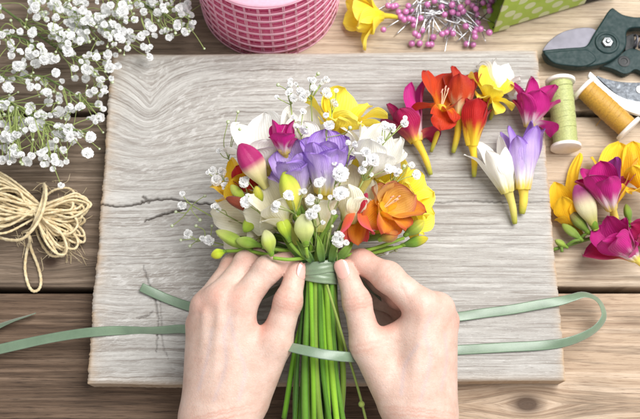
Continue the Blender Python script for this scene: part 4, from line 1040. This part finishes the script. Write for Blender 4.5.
# ------------------------------------------------------------------ the bouquet
TIE = A(319.5, 271, 88)
FOOT = A(318, 450, 52)
SD = nrm(TIE-FOOT)                                  # the way the stems run
def bouquet():
    root = thing('bouquet', [TIE[0], TIE[1], 22], 'round spring bouquet of mixed freesias and gypsophila held between two hands', 'bouquet')
    u, v, w = frame(SD)
    rs = np.random.default_rng(3)
    # green stalks: gathered at the tie, fanning out a little below and more above
    tops = [(236,232,60),(250,236,72),(262,232,80),(272,222,92),(282,228,100),(292,214,108),(300,206,112),(306,214,112),(312,206,114),(320,200,114),(328,206,114),(336,214,110),(345,222,104),(356,232,96),(368,236,84),(382,236,74),(396,236,62),(300,226,84),(316,222,86),(330,222,84),(344,230,76),(286,236,74),(310,230,66),(326,230,64),(270,236,62),(356,238,64)]
    for k, tp in enumerate(tops):
        a = k*2.399; r = 11.3*math.sqrt((k+0.5)/len(tops))
        o = u*math.cos(a)*r*1.02+v*math.sin(a)*r*0.9
        bx = math.cos(a+0.5)*r*1.9+rs.normal(0, 2.2); by = math.sin(a+0.5)*r*1.1
        foot = FOOT+u*bx+v*by-SD*rs.uniform(0, 8)
        T = A(*tp); t3 = TIE+o
        T0 = t3+(T-t3)*np.clip((tp[0] and 1), 0, 1)
        m = t3+SD*13+(T0-t3)*0.22
        rad = rs.uniform(1.35, 2.7)*(1 if k < 20 else 0.8)
        kn = t3*0.45+foot*0.55+u*rs.normal(0, 2.6)
        g1 = lin(((112, 160, 30), (76, 122, 22), (132, 176, 44), (58, 98, 22), (98, 146, 40), (120, 150, 50))[k % 6])
        pts = spline([foot, kn, t3-SD*12, t3, m, T0], 34)
        cc = np.array([g1*(0.9+0.14*math.sin(i*0.21+k)+0.10*math.sin(i*0.9+k*3)) for i in range(34)]); gtop = lin((104, 132, 44))
        f = sstep(0.55, 1, np.linspace(0, 1, 34))[:, None]; cc = cc*(1-f)+gtop*f
        build('stem', MB().tube(pts, np.linspace(rad*1.05, rad*0.85, 34)*(1+0.04*np.sin(np.arange(34)*0.7+k*2)+(0.28 if k % 3 == 0 else 0.0)*np.exp(-((np.arange(34)-(5+k % 7))/0.8)**2)), 10, cc), M['stem'], root)
    # the free thin stalk with a node
    p = spline([A(327, 285, 99), A(333, 305, 99), A(345, 345, 80), A(357, 385, 64), A(366, 420, 54), A(372, 445, 48)], 30)
    mb = MB(); mb.tube(p, 0.95, 8, lin((132, 150, 70))); mb.ball(A(361.5, 404, 59), 2.4, 10, lin((150, 166, 80))); build('stem', mb, M['stem'], root)
    for tip in ((284, 418, 52), (296, 440, 50)):
        build('stem', MB().tube(spline([TIE-u*6-v*3, A(300, 330, 74), A(*tip)], 20), 2.0, 8, lin((104, 158, 34))), M['stem'], root)
    # narrow leaves and sheaths between the tie and the heads
    for k, (a0, b0, wd) in enumerate((((306, 262, 98), (282, 236, 96), 4), ((312, 262, 101), (296, 240, 108), 3.6), ((322, 262, 102), (318, 236, 108), 3.6), ((331, 262, 100), (336, 236, 104), 3.8),
                       ((335, 263, 97), (354, 240, 98), 4), ((304, 258, 92), (262, 246, 86), 4.2), ((300, 254, 90), (238, 236, 74), 4.4), ((340, 258, 92), (392, 246, 78), 4), ((326, 258, 99), (326, 232, 104), 3))):
        a1, b1 = A(*a0), A(*b0); s = np.linspace(0, 1, 12)[:, None]; q = np.linspace(-1, 1, 5)[None, :]
        ax = b1-a1; sd = nrm(np.cross(ax, [0.1, -0.3, 1])); nn = nrm(np.cross(sd, ax))
        hw = wd*0.78*np.sin(PI*np.clip(s*0.80+0.20, 0, 1))**1.0
        P = a1+ax*(s+0*q)[..., None]+sd*(hw*q)[..., None]+nn*(1.6*np.sin(PI*s)+wd*0.35*q**2+0.5*np.sin(7*s+k)+0*s)[..., None]
        c = lin((46, 80, 28))*(1-s)[..., None]+lin((124, 152, 52))*s[..., None]+0*P
        build('leaf', MB().grid(P, c), M['stem'], root, solid=0.4)
    fr = lambda lab, b, t, tips, pal, seed, **kw: freesia(root, A(*b), A(*t), [(p_[0], p_[1]*1.22, *p_[2:]) for p_ in map(pet, tips)], pal, seed, as_part='freesia_flower', label=lab, **{'tube_r': 1.4, **kw})
    # back row
    fr('wide white flower at the upper left', (292, 215, 84), (268, 165, 98), [(230, 150, 84, 34), (241, 122, 90, 40), (262, 111, 92, 40), (286, 108, 94, 40), (298, 120, 100, 34), (252, 150, 112, 36), (272, 138, 116, 34)], 'white', 201, ptd=2.8, ripple=1.2)
    fr('bright yellow flower at the top', (326, 200, 88), (336, 130, 106), [(306, 99, 98, 24), (325, 91, 102, 28), (346, 88, 106, 42), (366, 101, 100, 34), (386, 111, 96, 32), (382, 124, 98, 26), (338, 118, 124, 32), (358, 120, 122, 32), (322, 122, 116, 26)], 'yellow', 202, ripple=1.4, ptd=2.6)
    fr('yellow flower at the right', (356, 225, 70), (398, 203, 86), [(386, 166, 88, 28), (405, 159, 90, 34), (425, 176, 88, 34), (434, 191, 84, 30), (429, 214, 78, 30), (419, 236, 74, 28), (410, 184, 104, 32), (418, 206, 100, 28)], 'yellow', 203, ptd=2.6)
    fr('yellow flower behind the white one at the right', (350, 222, 76), (376, 195, 86), [(372, 168, 96, 26), (386, 162, 98, 28), (394, 176, 98, 26), (380, 178, 106, 26)], 'yellow', 222)
    fr('cream flower at the lower left', (300, 240, 78), (280, 218, 92), [(207, 211, 72, 34), (213, 227, 66, 32), (234, 236, 72, 30), (266, 238, 84, 28), (228, 198, 88, 30), (244, 212, 102, 34), (258, 226, 104, 30)], 'cream', 204, ptd=2.8, ripple=1.1)
    fr('golden flower at the left edge', (276, 222, 74), (246, 196, 86), [(214, 180, 76, 24), (226, 162, 80, 26), (240, 160, 84, 24), (219, 197, 74, 24), (230, 180, 98, 26)], 'amber', 205)
    fr('dark red flower deep at the left', (275, 215, 84), (256, 192, 94), [(236, 166, 96, 20), (248, 166, 100, 20), (234, 178, 96, 18), (246, 176, 106, 20)], 'redyellow', 206)
    fr('white flower with pointed petals at the right', (345, 215, 92), (370, 172, 108), [(404, 150, 102, 30), (399, 135, 104, 32), (382, 123, 108, 32), (363, 121, 112, 30), (345, 123, 114, 24), (396, 170, 108, 30), (372, 138, 132, 32), (356, 150, 130, 28), (386, 152, 130, 30)], 'white', 207, ptd=1.6)
    fr('pale cream flower in the middle right', (340, 240, 94), (350, 218, 104), [(338, 172, 110, 26), (354, 164, 108, 30), (370, 178, 108, 28), (350, 184, 124, 32), (364, 196, 122, 24)], 'cream', 223, ptd=2.4)
    fr('white flower between the yellow and the lilac ones', (318, 200, 90), (312, 150, 104), [(294, 112, 100, 26), (312, 104, 100, 30), (328, 112, 100, 28), (304, 122, 112, 26)], 'white', 231, ptd=2.6)
    fr('cream throat under the lilac flowers', (318, 250, 94), (320, 226, 102), [(308, 184, 112, 24), (322, 180, 116, 26), (336, 186, 112, 26), (316, 196, 124, 24), (330, 198, 124, 24)], 'cream', 232, cup=0.5, belly=0.75)
    fr('yellow white flower at the foot of the white one', (346, 240, 82), (356, 204, 92), [(344, 160, 96, 26), (362, 156, 98, 26), (378, 166, 96, 24)], 'yellow', 233)
    fr('second yellow flower low at the right', (358, 238, 66), (402, 222, 80), [(430, 200, 76, 28), (436, 214, 72, 26), (424, 232, 72, 26), (412, 240, 74, 24), (414, 206, 92, 30)], 'yellow', 234, ptd=2.6)
    fr('cream flower low at the left', (298, 244, 72), (262, 236, 80), [(222, 240, 64, 26), (228, 226, 74, 26), (246, 246, 74, 26), (250, 224, 88, 26)], 'cream', 235)
    # front
    fr('lilac flower at the centre', (320, 228, 100), (325, 188, 116), [(308, 136, 122, 28), (325, 129, 124, 32), (341, 134, 122, 28), (351, 153, 118, 28), (302, 152, 130, 26), (316, 142, 144, 32), (336, 148, 144, 30), (312, 150, 148, 20), (328, 140, 146, 22), (343, 146, 138, 22)], 'purple', 208, ripple=1.6, cup=0.5, belly=0.8)
    fr('lilac flower left of the centre', (306, 228, 98), (300, 192, 112), [(274, 153, 116, 28), (271, 172, 112, 28), (289, 139, 120, 28), (304, 148, 124, 28), (286, 160, 138, 28), (299, 166, 138, 26), (280, 160, 132, 20), (296, 154, 136, 20)], 'lavender', 209, ripple=1.5, cup=0.5, belly=0.75)
    fr('small half open magenta flower', (287, 166, 106), (284, 151, 116), [(281, 124, 116, 22), (270, 136, 120, 18), (297, 138, 120, 18), (274, 120, 128, 19), (292, 120, 128, 19), (284, 132, 134, 20)], 'magenta', 210, ptd=1.7, ripple=0.5, cup=0.6, belly=0.8, tube_r=1.6)
    fr('cream flower with pointed petals', (298, 246, 98), (284, 222, 108), [(251, 193, 114, 26), (264, 177, 112, 28), (282, 180, 112, 28), (297, 200, 110, 24), (262, 220, 118, 24), (273, 199, 132, 30)], 'cream', 211, ptd=1.6, ripple=1.1)
    fr('orange and cream open flower with stamens', (350, 244, 88), (381, 210, 102), [(374, 186, 112, 30, 'buff'), (396, 183, 112, 40, 'buff'), (413, 195, 110, 30, 'buff'), (426, 210, 108, 22), (408, 227, 112, 28), (387, 232, 116, 34), (364, 224, 114, 26)], 'apricot', 212, ripple=1.0, ptd=2.8, cup=0.4, stamens=True)
    fr('small coral flower', (362, 206, 104), (358, 212, 108), [(348, 242, 104, 18), (366, 242, 104, 18), (357, 244, 108, 18, 'apricot'), (341, 236, 116, 20), (373, 234, 118, 21)], 'coral', 213, belly=0.6, cup=0.5, ripple=0.5, ptd=1.9)
    bd = lambda lab, b, t, r, c, s, **kw: bud(root, A(*b), A(*t), r, c, seed=s, label=lab, **kw)
    bd('magenta bud with cream foot', (266, 188, 108), (240, 144, 124), 10.0, ((214, 206, 130), (232, 214, 170), (170, 24, 100)), 1, calyx=False, turn=(0.42, 0.6))
    bd('dark red bud', (358, 214, 114), (367, 193, 122), 3.4, ((190, 60, 50), (186, 30, 50), (160, 20, 60)), 2, calyx=False)
    bd('yellow green bud', (298, 216, 116), (284, 172, 132), 8.0, ((206, 206, 60), (222, 214, 90), (186, 200, 60)), 3)
    bd('fat green white bud', (306, 246, 112), (303, 214, 122), 7.4, ((150, 176, 70), (206, 214, 130), (222, 226, 170)), 4)
    bd('green bud', (272, 256, 106), (265, 230, 112), 5.6, ((130, 160, 46), (186, 200, 90), (206, 208, 150)), 5)
    bd('green bud', (290, 242, 108), (279, 214, 114), 5.4, ((130, 166, 46), (186, 206, 60), (200, 214, 80)), 6)
    bd('small yellow green bud', (246, 202, 100), (231, 185, 106), 4.0, ((130, 160, 50), (176, 196, 70), (206, 214, 100)), 7)
    bd('small yellow green bud', (262, 206, 104), (256, 186, 110), 4.0, ((120, 150, 50), (196, 200, 60), (216, 210, 80)), 8)
    bd('brown red bud', (262, 212, 98), (226, 198, 104), 5.0, ((150, 110, 30), (140, 60, 30), (124, 50, 26)), 9)
    bd('green bud', (256, 214, 96), (244, 232, 96), 5.0, ((150, 170, 50), (176, 196, 60), (160, 190, 60)), 10)
    bd('long green bud', (252, 250, 92), (216, 231, 88), 5.2, ((120, 154, 46), (156, 180, 70), (196, 206, 110)), 11)
    bd('lime bud on a thin stalk', (226, 251, 84), (211, 256, 84), 4.0, ((166, 196, 40), (196, 214, 50), (206, 206, 60)), 12)
    bd('green bud with yellow tip', (404, 236, 92), (424, 221, 94), 5.0, ((96, 130, 40), (150, 170, 60), (206, 196, 60)), 13)
    bd('green bud with yellow tip', (400, 246, 84), (428, 238, 84), 4.2, ((80, 116, 36), (110, 150, 40), (206, 190, 40)), 14)
    bd('brownish green bud', (378, 240, 104), (398, 232, 108), 5.6, ((130, 140, 50), (166, 130, 50), (190, 110, 50)), 15)
    bd('green bud', (262, 246, 98), (236, 240, 96), 4.4, ((110, 150, 44), (140, 172, 60), (170, 190, 90)), 16)
    mb = MB(); gs = lin((126, 160, 50))
    for a, b in (((300, 258, 94), (250, 251, 92)), ((250, 247, 90), (226, 251, 84)), ((305, 258, 100), (273, 258, 106)), ((308, 258, 102), (306, 247, 112)), ((306, 258, 100), (290, 243, 108)), ((338, 258, 94), (402, 246, 84)), ((336, 258, 96), (404, 238, 92)), ((300, 250, 92), (262, 247, 98))):
        mb.tube(spline([A(*a), (A(*a)+A(*b))/2+[0, -1.5, 1.5], A(*b)], 10), 1.3, 7, gs)
    build('bud_stalks', mb, M['stem'], root)
    # baby's breath through the bouquet
    bs = [(310,80,112,.7),(323,81,112,.75),(290,84,108,.8),(290,91,110,.8),(300,91,112,1.1),(314,88,112,.9),(327,93,116,1.25),(294,98,110,1.1),(304,97,114,1.2),(305,129,128,1.3),(329,125,130,1.2),(303,112,120,.9),(391,128,118,1.1),(405,123,116,1.1),(385,126,118,1.1),(412,165,104,.8),(348,143,132,.7),(373,160,132,1.6),(366,152,130,1.2),(340,167,136,.8),
          (182,205,50,1.2),(187,234,46,1.3),(209,240,60,1.4),(215,207,86,1.0),(212,171,78,1.2),(221,172,80,1.2),(216,180,82,1.4),(225,187,90,1.2),(219,151,62,.8),(243,182,112,1.4),(246,202,114,1.5),(289,195,136,1.2),(276,208,130,1.2),(304,191,128,.7),(340,174,138,2.0),(341,194,132,1.7),(319,183,136,1.2),(311,200,132,1.3),(311,214,128,1.3),(320,197,132,.6),(323,222,122,.6),(316,208,128,1.0),(340,239,116,1.9),(374,162,130,1.2),(388,169,126,1.1),(416,175,106,1.2),(399,171,120,.7),(387,252,84,.7),(296,84,104,.6),(336,104,112,.8),(362,170,128,1.0),(381,140,124,1.0)]
    bs += [(a+rng.normal(0, 6), b+rng.normal(0, 5), z+rng.normal(0, 3), 0.5+0.35*rng.random()) for a, b, z, q in bs if rng.random() < 0.8]
    mb = MB(); left_ = list(range(len(bs))); forks = []
    while left_:
        i0 = left_.pop(0); cl = [i0]+[j for j in left_ if math.hypot(bs[j][0]-bs[i0][0], bs[j][1]-bs[i0][1]) < 19]
        left_ = [j for j in left_ if j not in cl]
        ps = [A(*bs[j][:3]) for j in cl]; cm = np.mean(ps, 0); to = nrm(TIE-cm)
        fk = cm+to*(9+5*rng.random())-[0, 0, 3]; forks.append(fk)
        mb.tube(spline([TIE+SD*8+rng.normal(0, 5, 3), (TIE+fk)/2+[0, 0, -4]+rng.normal(0, 3, 3), fk], 14), 0.5, 6, STEMC)
        for j, p in zip(cl, ps):
            put_blossom(root, p, bs[j][3]*0.84, 'gypsophila_blossom')
            mb.tube(spline([fk, (fk+p)/2+rng.normal(0, 1.2, 3), p-[0, 0, 1]], 8), 0.34, 5, STEMC)
    hubs = forks
    for (u_, v_, z_) in ((278,85,104),(238,112,90),(240,129,90),(205,196,60),(196,226,52),(200,220,52),(176,212,44),(181,240,42),(190,246,40),(228,122,84),(368,250,80),(372,255,80),(396,250,78),(318,74,108),(350,128,128),(404,166,112),(332,226,118),(212,226,60),(196,240,46),(172,226,42)):
        p = A(u_, v_, z_); place('gypsophila_bud', BUDL, root, p, (rng.random()*0.6, rng.random()*0.6, 0), 1.0+0.4*rng.random())
        h_ = min(hubs, key=lambda q: np.linalg.norm(q-p)); mb.tube(spline([h_, (h_+p)/2+rng.normal(0, 2, 3), p], 8), 0.32, 5, STEMC)
    build('gypsophila_stems', mb, M['stem'], root)
    # the tie: two turns of satin ribbon round the stalks
    mb = MB()
    for off, tl in ((-3.0, 0.10), (3.0, -0.12)):
        n = 64; rows = []
        for t in np.linspace(-1, 1, 15):
            a = np.arange(n)*2*PI/n
            rows.append([TIE+SD*(off+t*4.6+tl*16*math.cos(x)+0.15*math.sin(3*x))+(12.9+0.5*(off > 0)+0.30*math.cos(t*2)+0.10*math.sin(4*x+t*5+off)+0.16*math.sin(t*9+off))*(math.cos(x)*u+0.93*math.sin(x)*v) for x in a])
        mb.grid(np.array(rows), closed=True)
    build('ribbon_tie', mb, M['satin_pale'], root, solid=0.35)
M['satin'] = None
def satin(name, c0, c1):
    t = NT(name); v = t.coord(); n = t.noise(v, 60, 3); w = t.noise(t.coord((1, 1, 1)), 2600, 2)
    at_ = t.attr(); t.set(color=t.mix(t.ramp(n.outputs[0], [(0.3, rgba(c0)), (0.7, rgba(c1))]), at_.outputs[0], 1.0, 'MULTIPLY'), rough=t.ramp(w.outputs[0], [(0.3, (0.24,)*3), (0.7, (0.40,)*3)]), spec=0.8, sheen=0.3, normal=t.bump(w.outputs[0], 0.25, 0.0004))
    t.b.inputs['Anisotropic'].default_value = 0.5
    return t.m
M['satin'] = satin('satin_green', (92, 114, 90), (112, 134, 108))
M['satin_pale'] = satin('satin_tie', (92, 112, 84), (124, 142, 112))
bouquet()

# ------------------------------------------------------------------ the long green ribbon
def ribbon():
    # u, v, z, roll of the strip about its run (0 = flat), width
    K = [(36, 313, 5, 60, 3), (28, 316, 5, 55, 7), (12, 321, 5, 45, 8), (-8, 329, 5, 30, 9), (-34, 340, 4, 10, 9.5), (-52, 348, 3, 0, 9.5), (-50, 356, 5, 0, 9.5), (-25, 354, 8, 0, 9.5), (0, 349, 10, 5, 9.5), (22, 344, 14, 4, 9.5), (43, 339.5, 18, 10, 9.0),
         (66, 335.5, 21.5, 2, 9.2), (89, 332.5, 23.6, 0, 9.2), (117, 330.5, 23.3, 12, 8.6), (146, 330.5, 24, 38, 8.4), (165, 330, 26, 30, 8.4), (183, 329, 27, 20, 8.4), (215, 333, 30, 10, 8.6), (250, 340, 48, 0, 8.6), (276, 344, 74, -30, 8.6), (290, 347, 86.5, -22, 8.6), (306, 350.5, 92.5, -12, 8.8), (322, 354, 93, -5, 8.8), (338, 356, 90, 10, 8.6), (352, 357, 84, 25, 8.4), (368, 357, 66, 20, 8.6), (400, 356, 42, 10, 8.8), (432, 352, 27, 5, 9), (456, 350, 23.4, 0, 9.2), (484, 348.5, 23.3, 3, 9.2), (511, 347, 23.2, 0, 9.2), (540, 345.5, 23.4, 2, 9.0), (564, 342.5, 23.8, 20, 8.8),
         (582, 336.5, 20, 34, 9.2), (596, 328, 17, 46, 9.4), (604, 317, 17, 50, 9.6), (602, 306, 18, 52, 9.6), (595, 298, 20, 52, 9.6), (584, 294.5, 23, 44, 9.4), (572, 297.5, 24.5, 28, 9), (560, 301, 24.2, 12, 9), (540, 304.5, 23.6, 0, 9.2), (511, 309.5, 23.6, 2, 9.2), (484, 313, 23.5, 0, 9.2), (459, 316.5, 24, 5, 9.2), (430, 318, 30, 0, 9), (395, 306, 52, 10, 8.6), (372, 290, 72, 40, 8.4), (352, 274, 84, 50, 8.2)]
    K2 = [(300, 277, 80, 40, 8.2), (284, 286, 74, 30, 8.2), (262, 296, 58, 10, 8.4), (232, 306, 38, 0, 8.6), (205, 309, 27, 0, 8.8), (188, 306, 24, 0, 8.8), (167, 298.5, 23.6, 4, 8.8), (152, 292, 24.4, -6, 8.8), (141, 287, 25.5, -12, 8.4)]
    mb = MB()
    for kk in (K, K2):
        kk = np.array(kk, float); n = len(kk)*9
        P = np.array([A(*r) for r in spline(kk[:, :3], n)]); q = spline(kk[:, 3:], n)
        P += np.c_[np.zeros(n), np.zeros(n), 0.35*np.sin(np.arange(n)*0.19)+0.25*np.sin(np.arange(n)*0.071)]
        q[:, 0] += 5*np.sin(np.arange(n)*0.11)+4*np.sin(np.arange(n)*0.047+1)
        T = np.gradient(P, axis=0); rows = []
        for i in range(n):
            t = nrm(T[i]); sd = nrm(np.cross([0, 0, 1], t)); up = np.cross(t, sd); a = math.radians(q[i, 0])
            s2 = sd*math.cos(a)+up*math.sin(a); n2 = -sd*math.sin(a)+up*math.cos(a)
            row = []
            for f in np.linspace(-1, 1, 11): row.append(P[i]+s2*f*q[i, 1]/2*0.82+n2*(0.35*(1-f*f))+[0, 0, max(0, 0)])
            rows.append(row)
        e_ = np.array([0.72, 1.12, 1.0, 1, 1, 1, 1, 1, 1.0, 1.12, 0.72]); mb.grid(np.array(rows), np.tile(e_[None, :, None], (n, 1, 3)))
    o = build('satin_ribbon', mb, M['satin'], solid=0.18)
    tag(o, 'long sage green satin ribbon trailing across the board under both hands', 'ribbon')
ribbon()

# ------------------------------------------------------------------ light and camera
sc = bpy.context.scene
w = bpy.data.worlds.new('World'); sc.world = w; w.use_nodes = True
nt = w.node_tree; bg = nt.nodes['Background']
tc = nt.nodes.new('ShaderNodeTexCoord'); sp3 = nt.nodes.new('ShaderNodeSeparateXYZ'); nt.links.new(tc.outputs['Generated'], sp3.inputs[0])
mt = nt.nodes.new('ShaderNodeMath'); mt.operation = 'MULTIPLY_ADD'; nt.links.new(sp3.outputs[1], mt.inputs[0]); mt.inputs[1].default_value = 0.5; mt.inputs[2].default_value = 0.5
rp = nt.nodes.new('ShaderNodeValToRGB'); nt.links.new(mt.outputs[0], rp.inputs[0])
rp.color_ramp.elements[0].position = 0.15; rp.color_ramp.elements[0].color = (2.0, 1.98, 1.96, 1)
rp.color_ramp.elements[1].position = 0.75; rp.color_ramp.elements[1].color = (0.95, 0.98, 1.0, 1)
nt.links.new(rp.outputs[0], bg.inputs[0]); bg.inputs[1].default_value = 0.42
def area(name, loc, target, size, power, col):
    l = bpy.data.lights.new(name, 'AREA'); l.shape = 'RECTANGLE'; l.size, l.size_y = size; l.energy = power; l.color = col
    o = bpy.data.objects.new(name, l); C.objects.link(o); o.location = loc
    o.rotation_euler = (Vector(target)-Vector(loc)).to_track_quat('-Z', 'Y').to_euler(); return o
area('window_light', (0.55, 0.30, 1.15), (0.0, 0.0, 0.03), (0.95, 0.95), 30.5, (1.0, 0.99, 0.975))
sc.view_settings.view_transform = 'Standard'; sc.view_settings.look = 'None'; sc.view_settings.gamma = 1; sc.view_settings.exposure = -0.04
cam = bpy.data.cameras.new('camera'); co = bpy.data.objects.new('camera', cam); C.objects.link(co); sc.camera = co
co.location = CAM*S; co.rotation_euler = (TILT, 0, 0)
cam.sensor_fit = 'HORIZONTAL'; cam.sensor_width = 36; cam.lens = 36*FPX/640; cam.clip_start = 0.01; cam.clip_end = 20
cam.dof.use_dof = True; cam.dof.focus_distance = 0.648; cam.dof.aperture_fstop = 9
sc.cycles.use_denoising = True
sc.cycles.max_bounces = 8
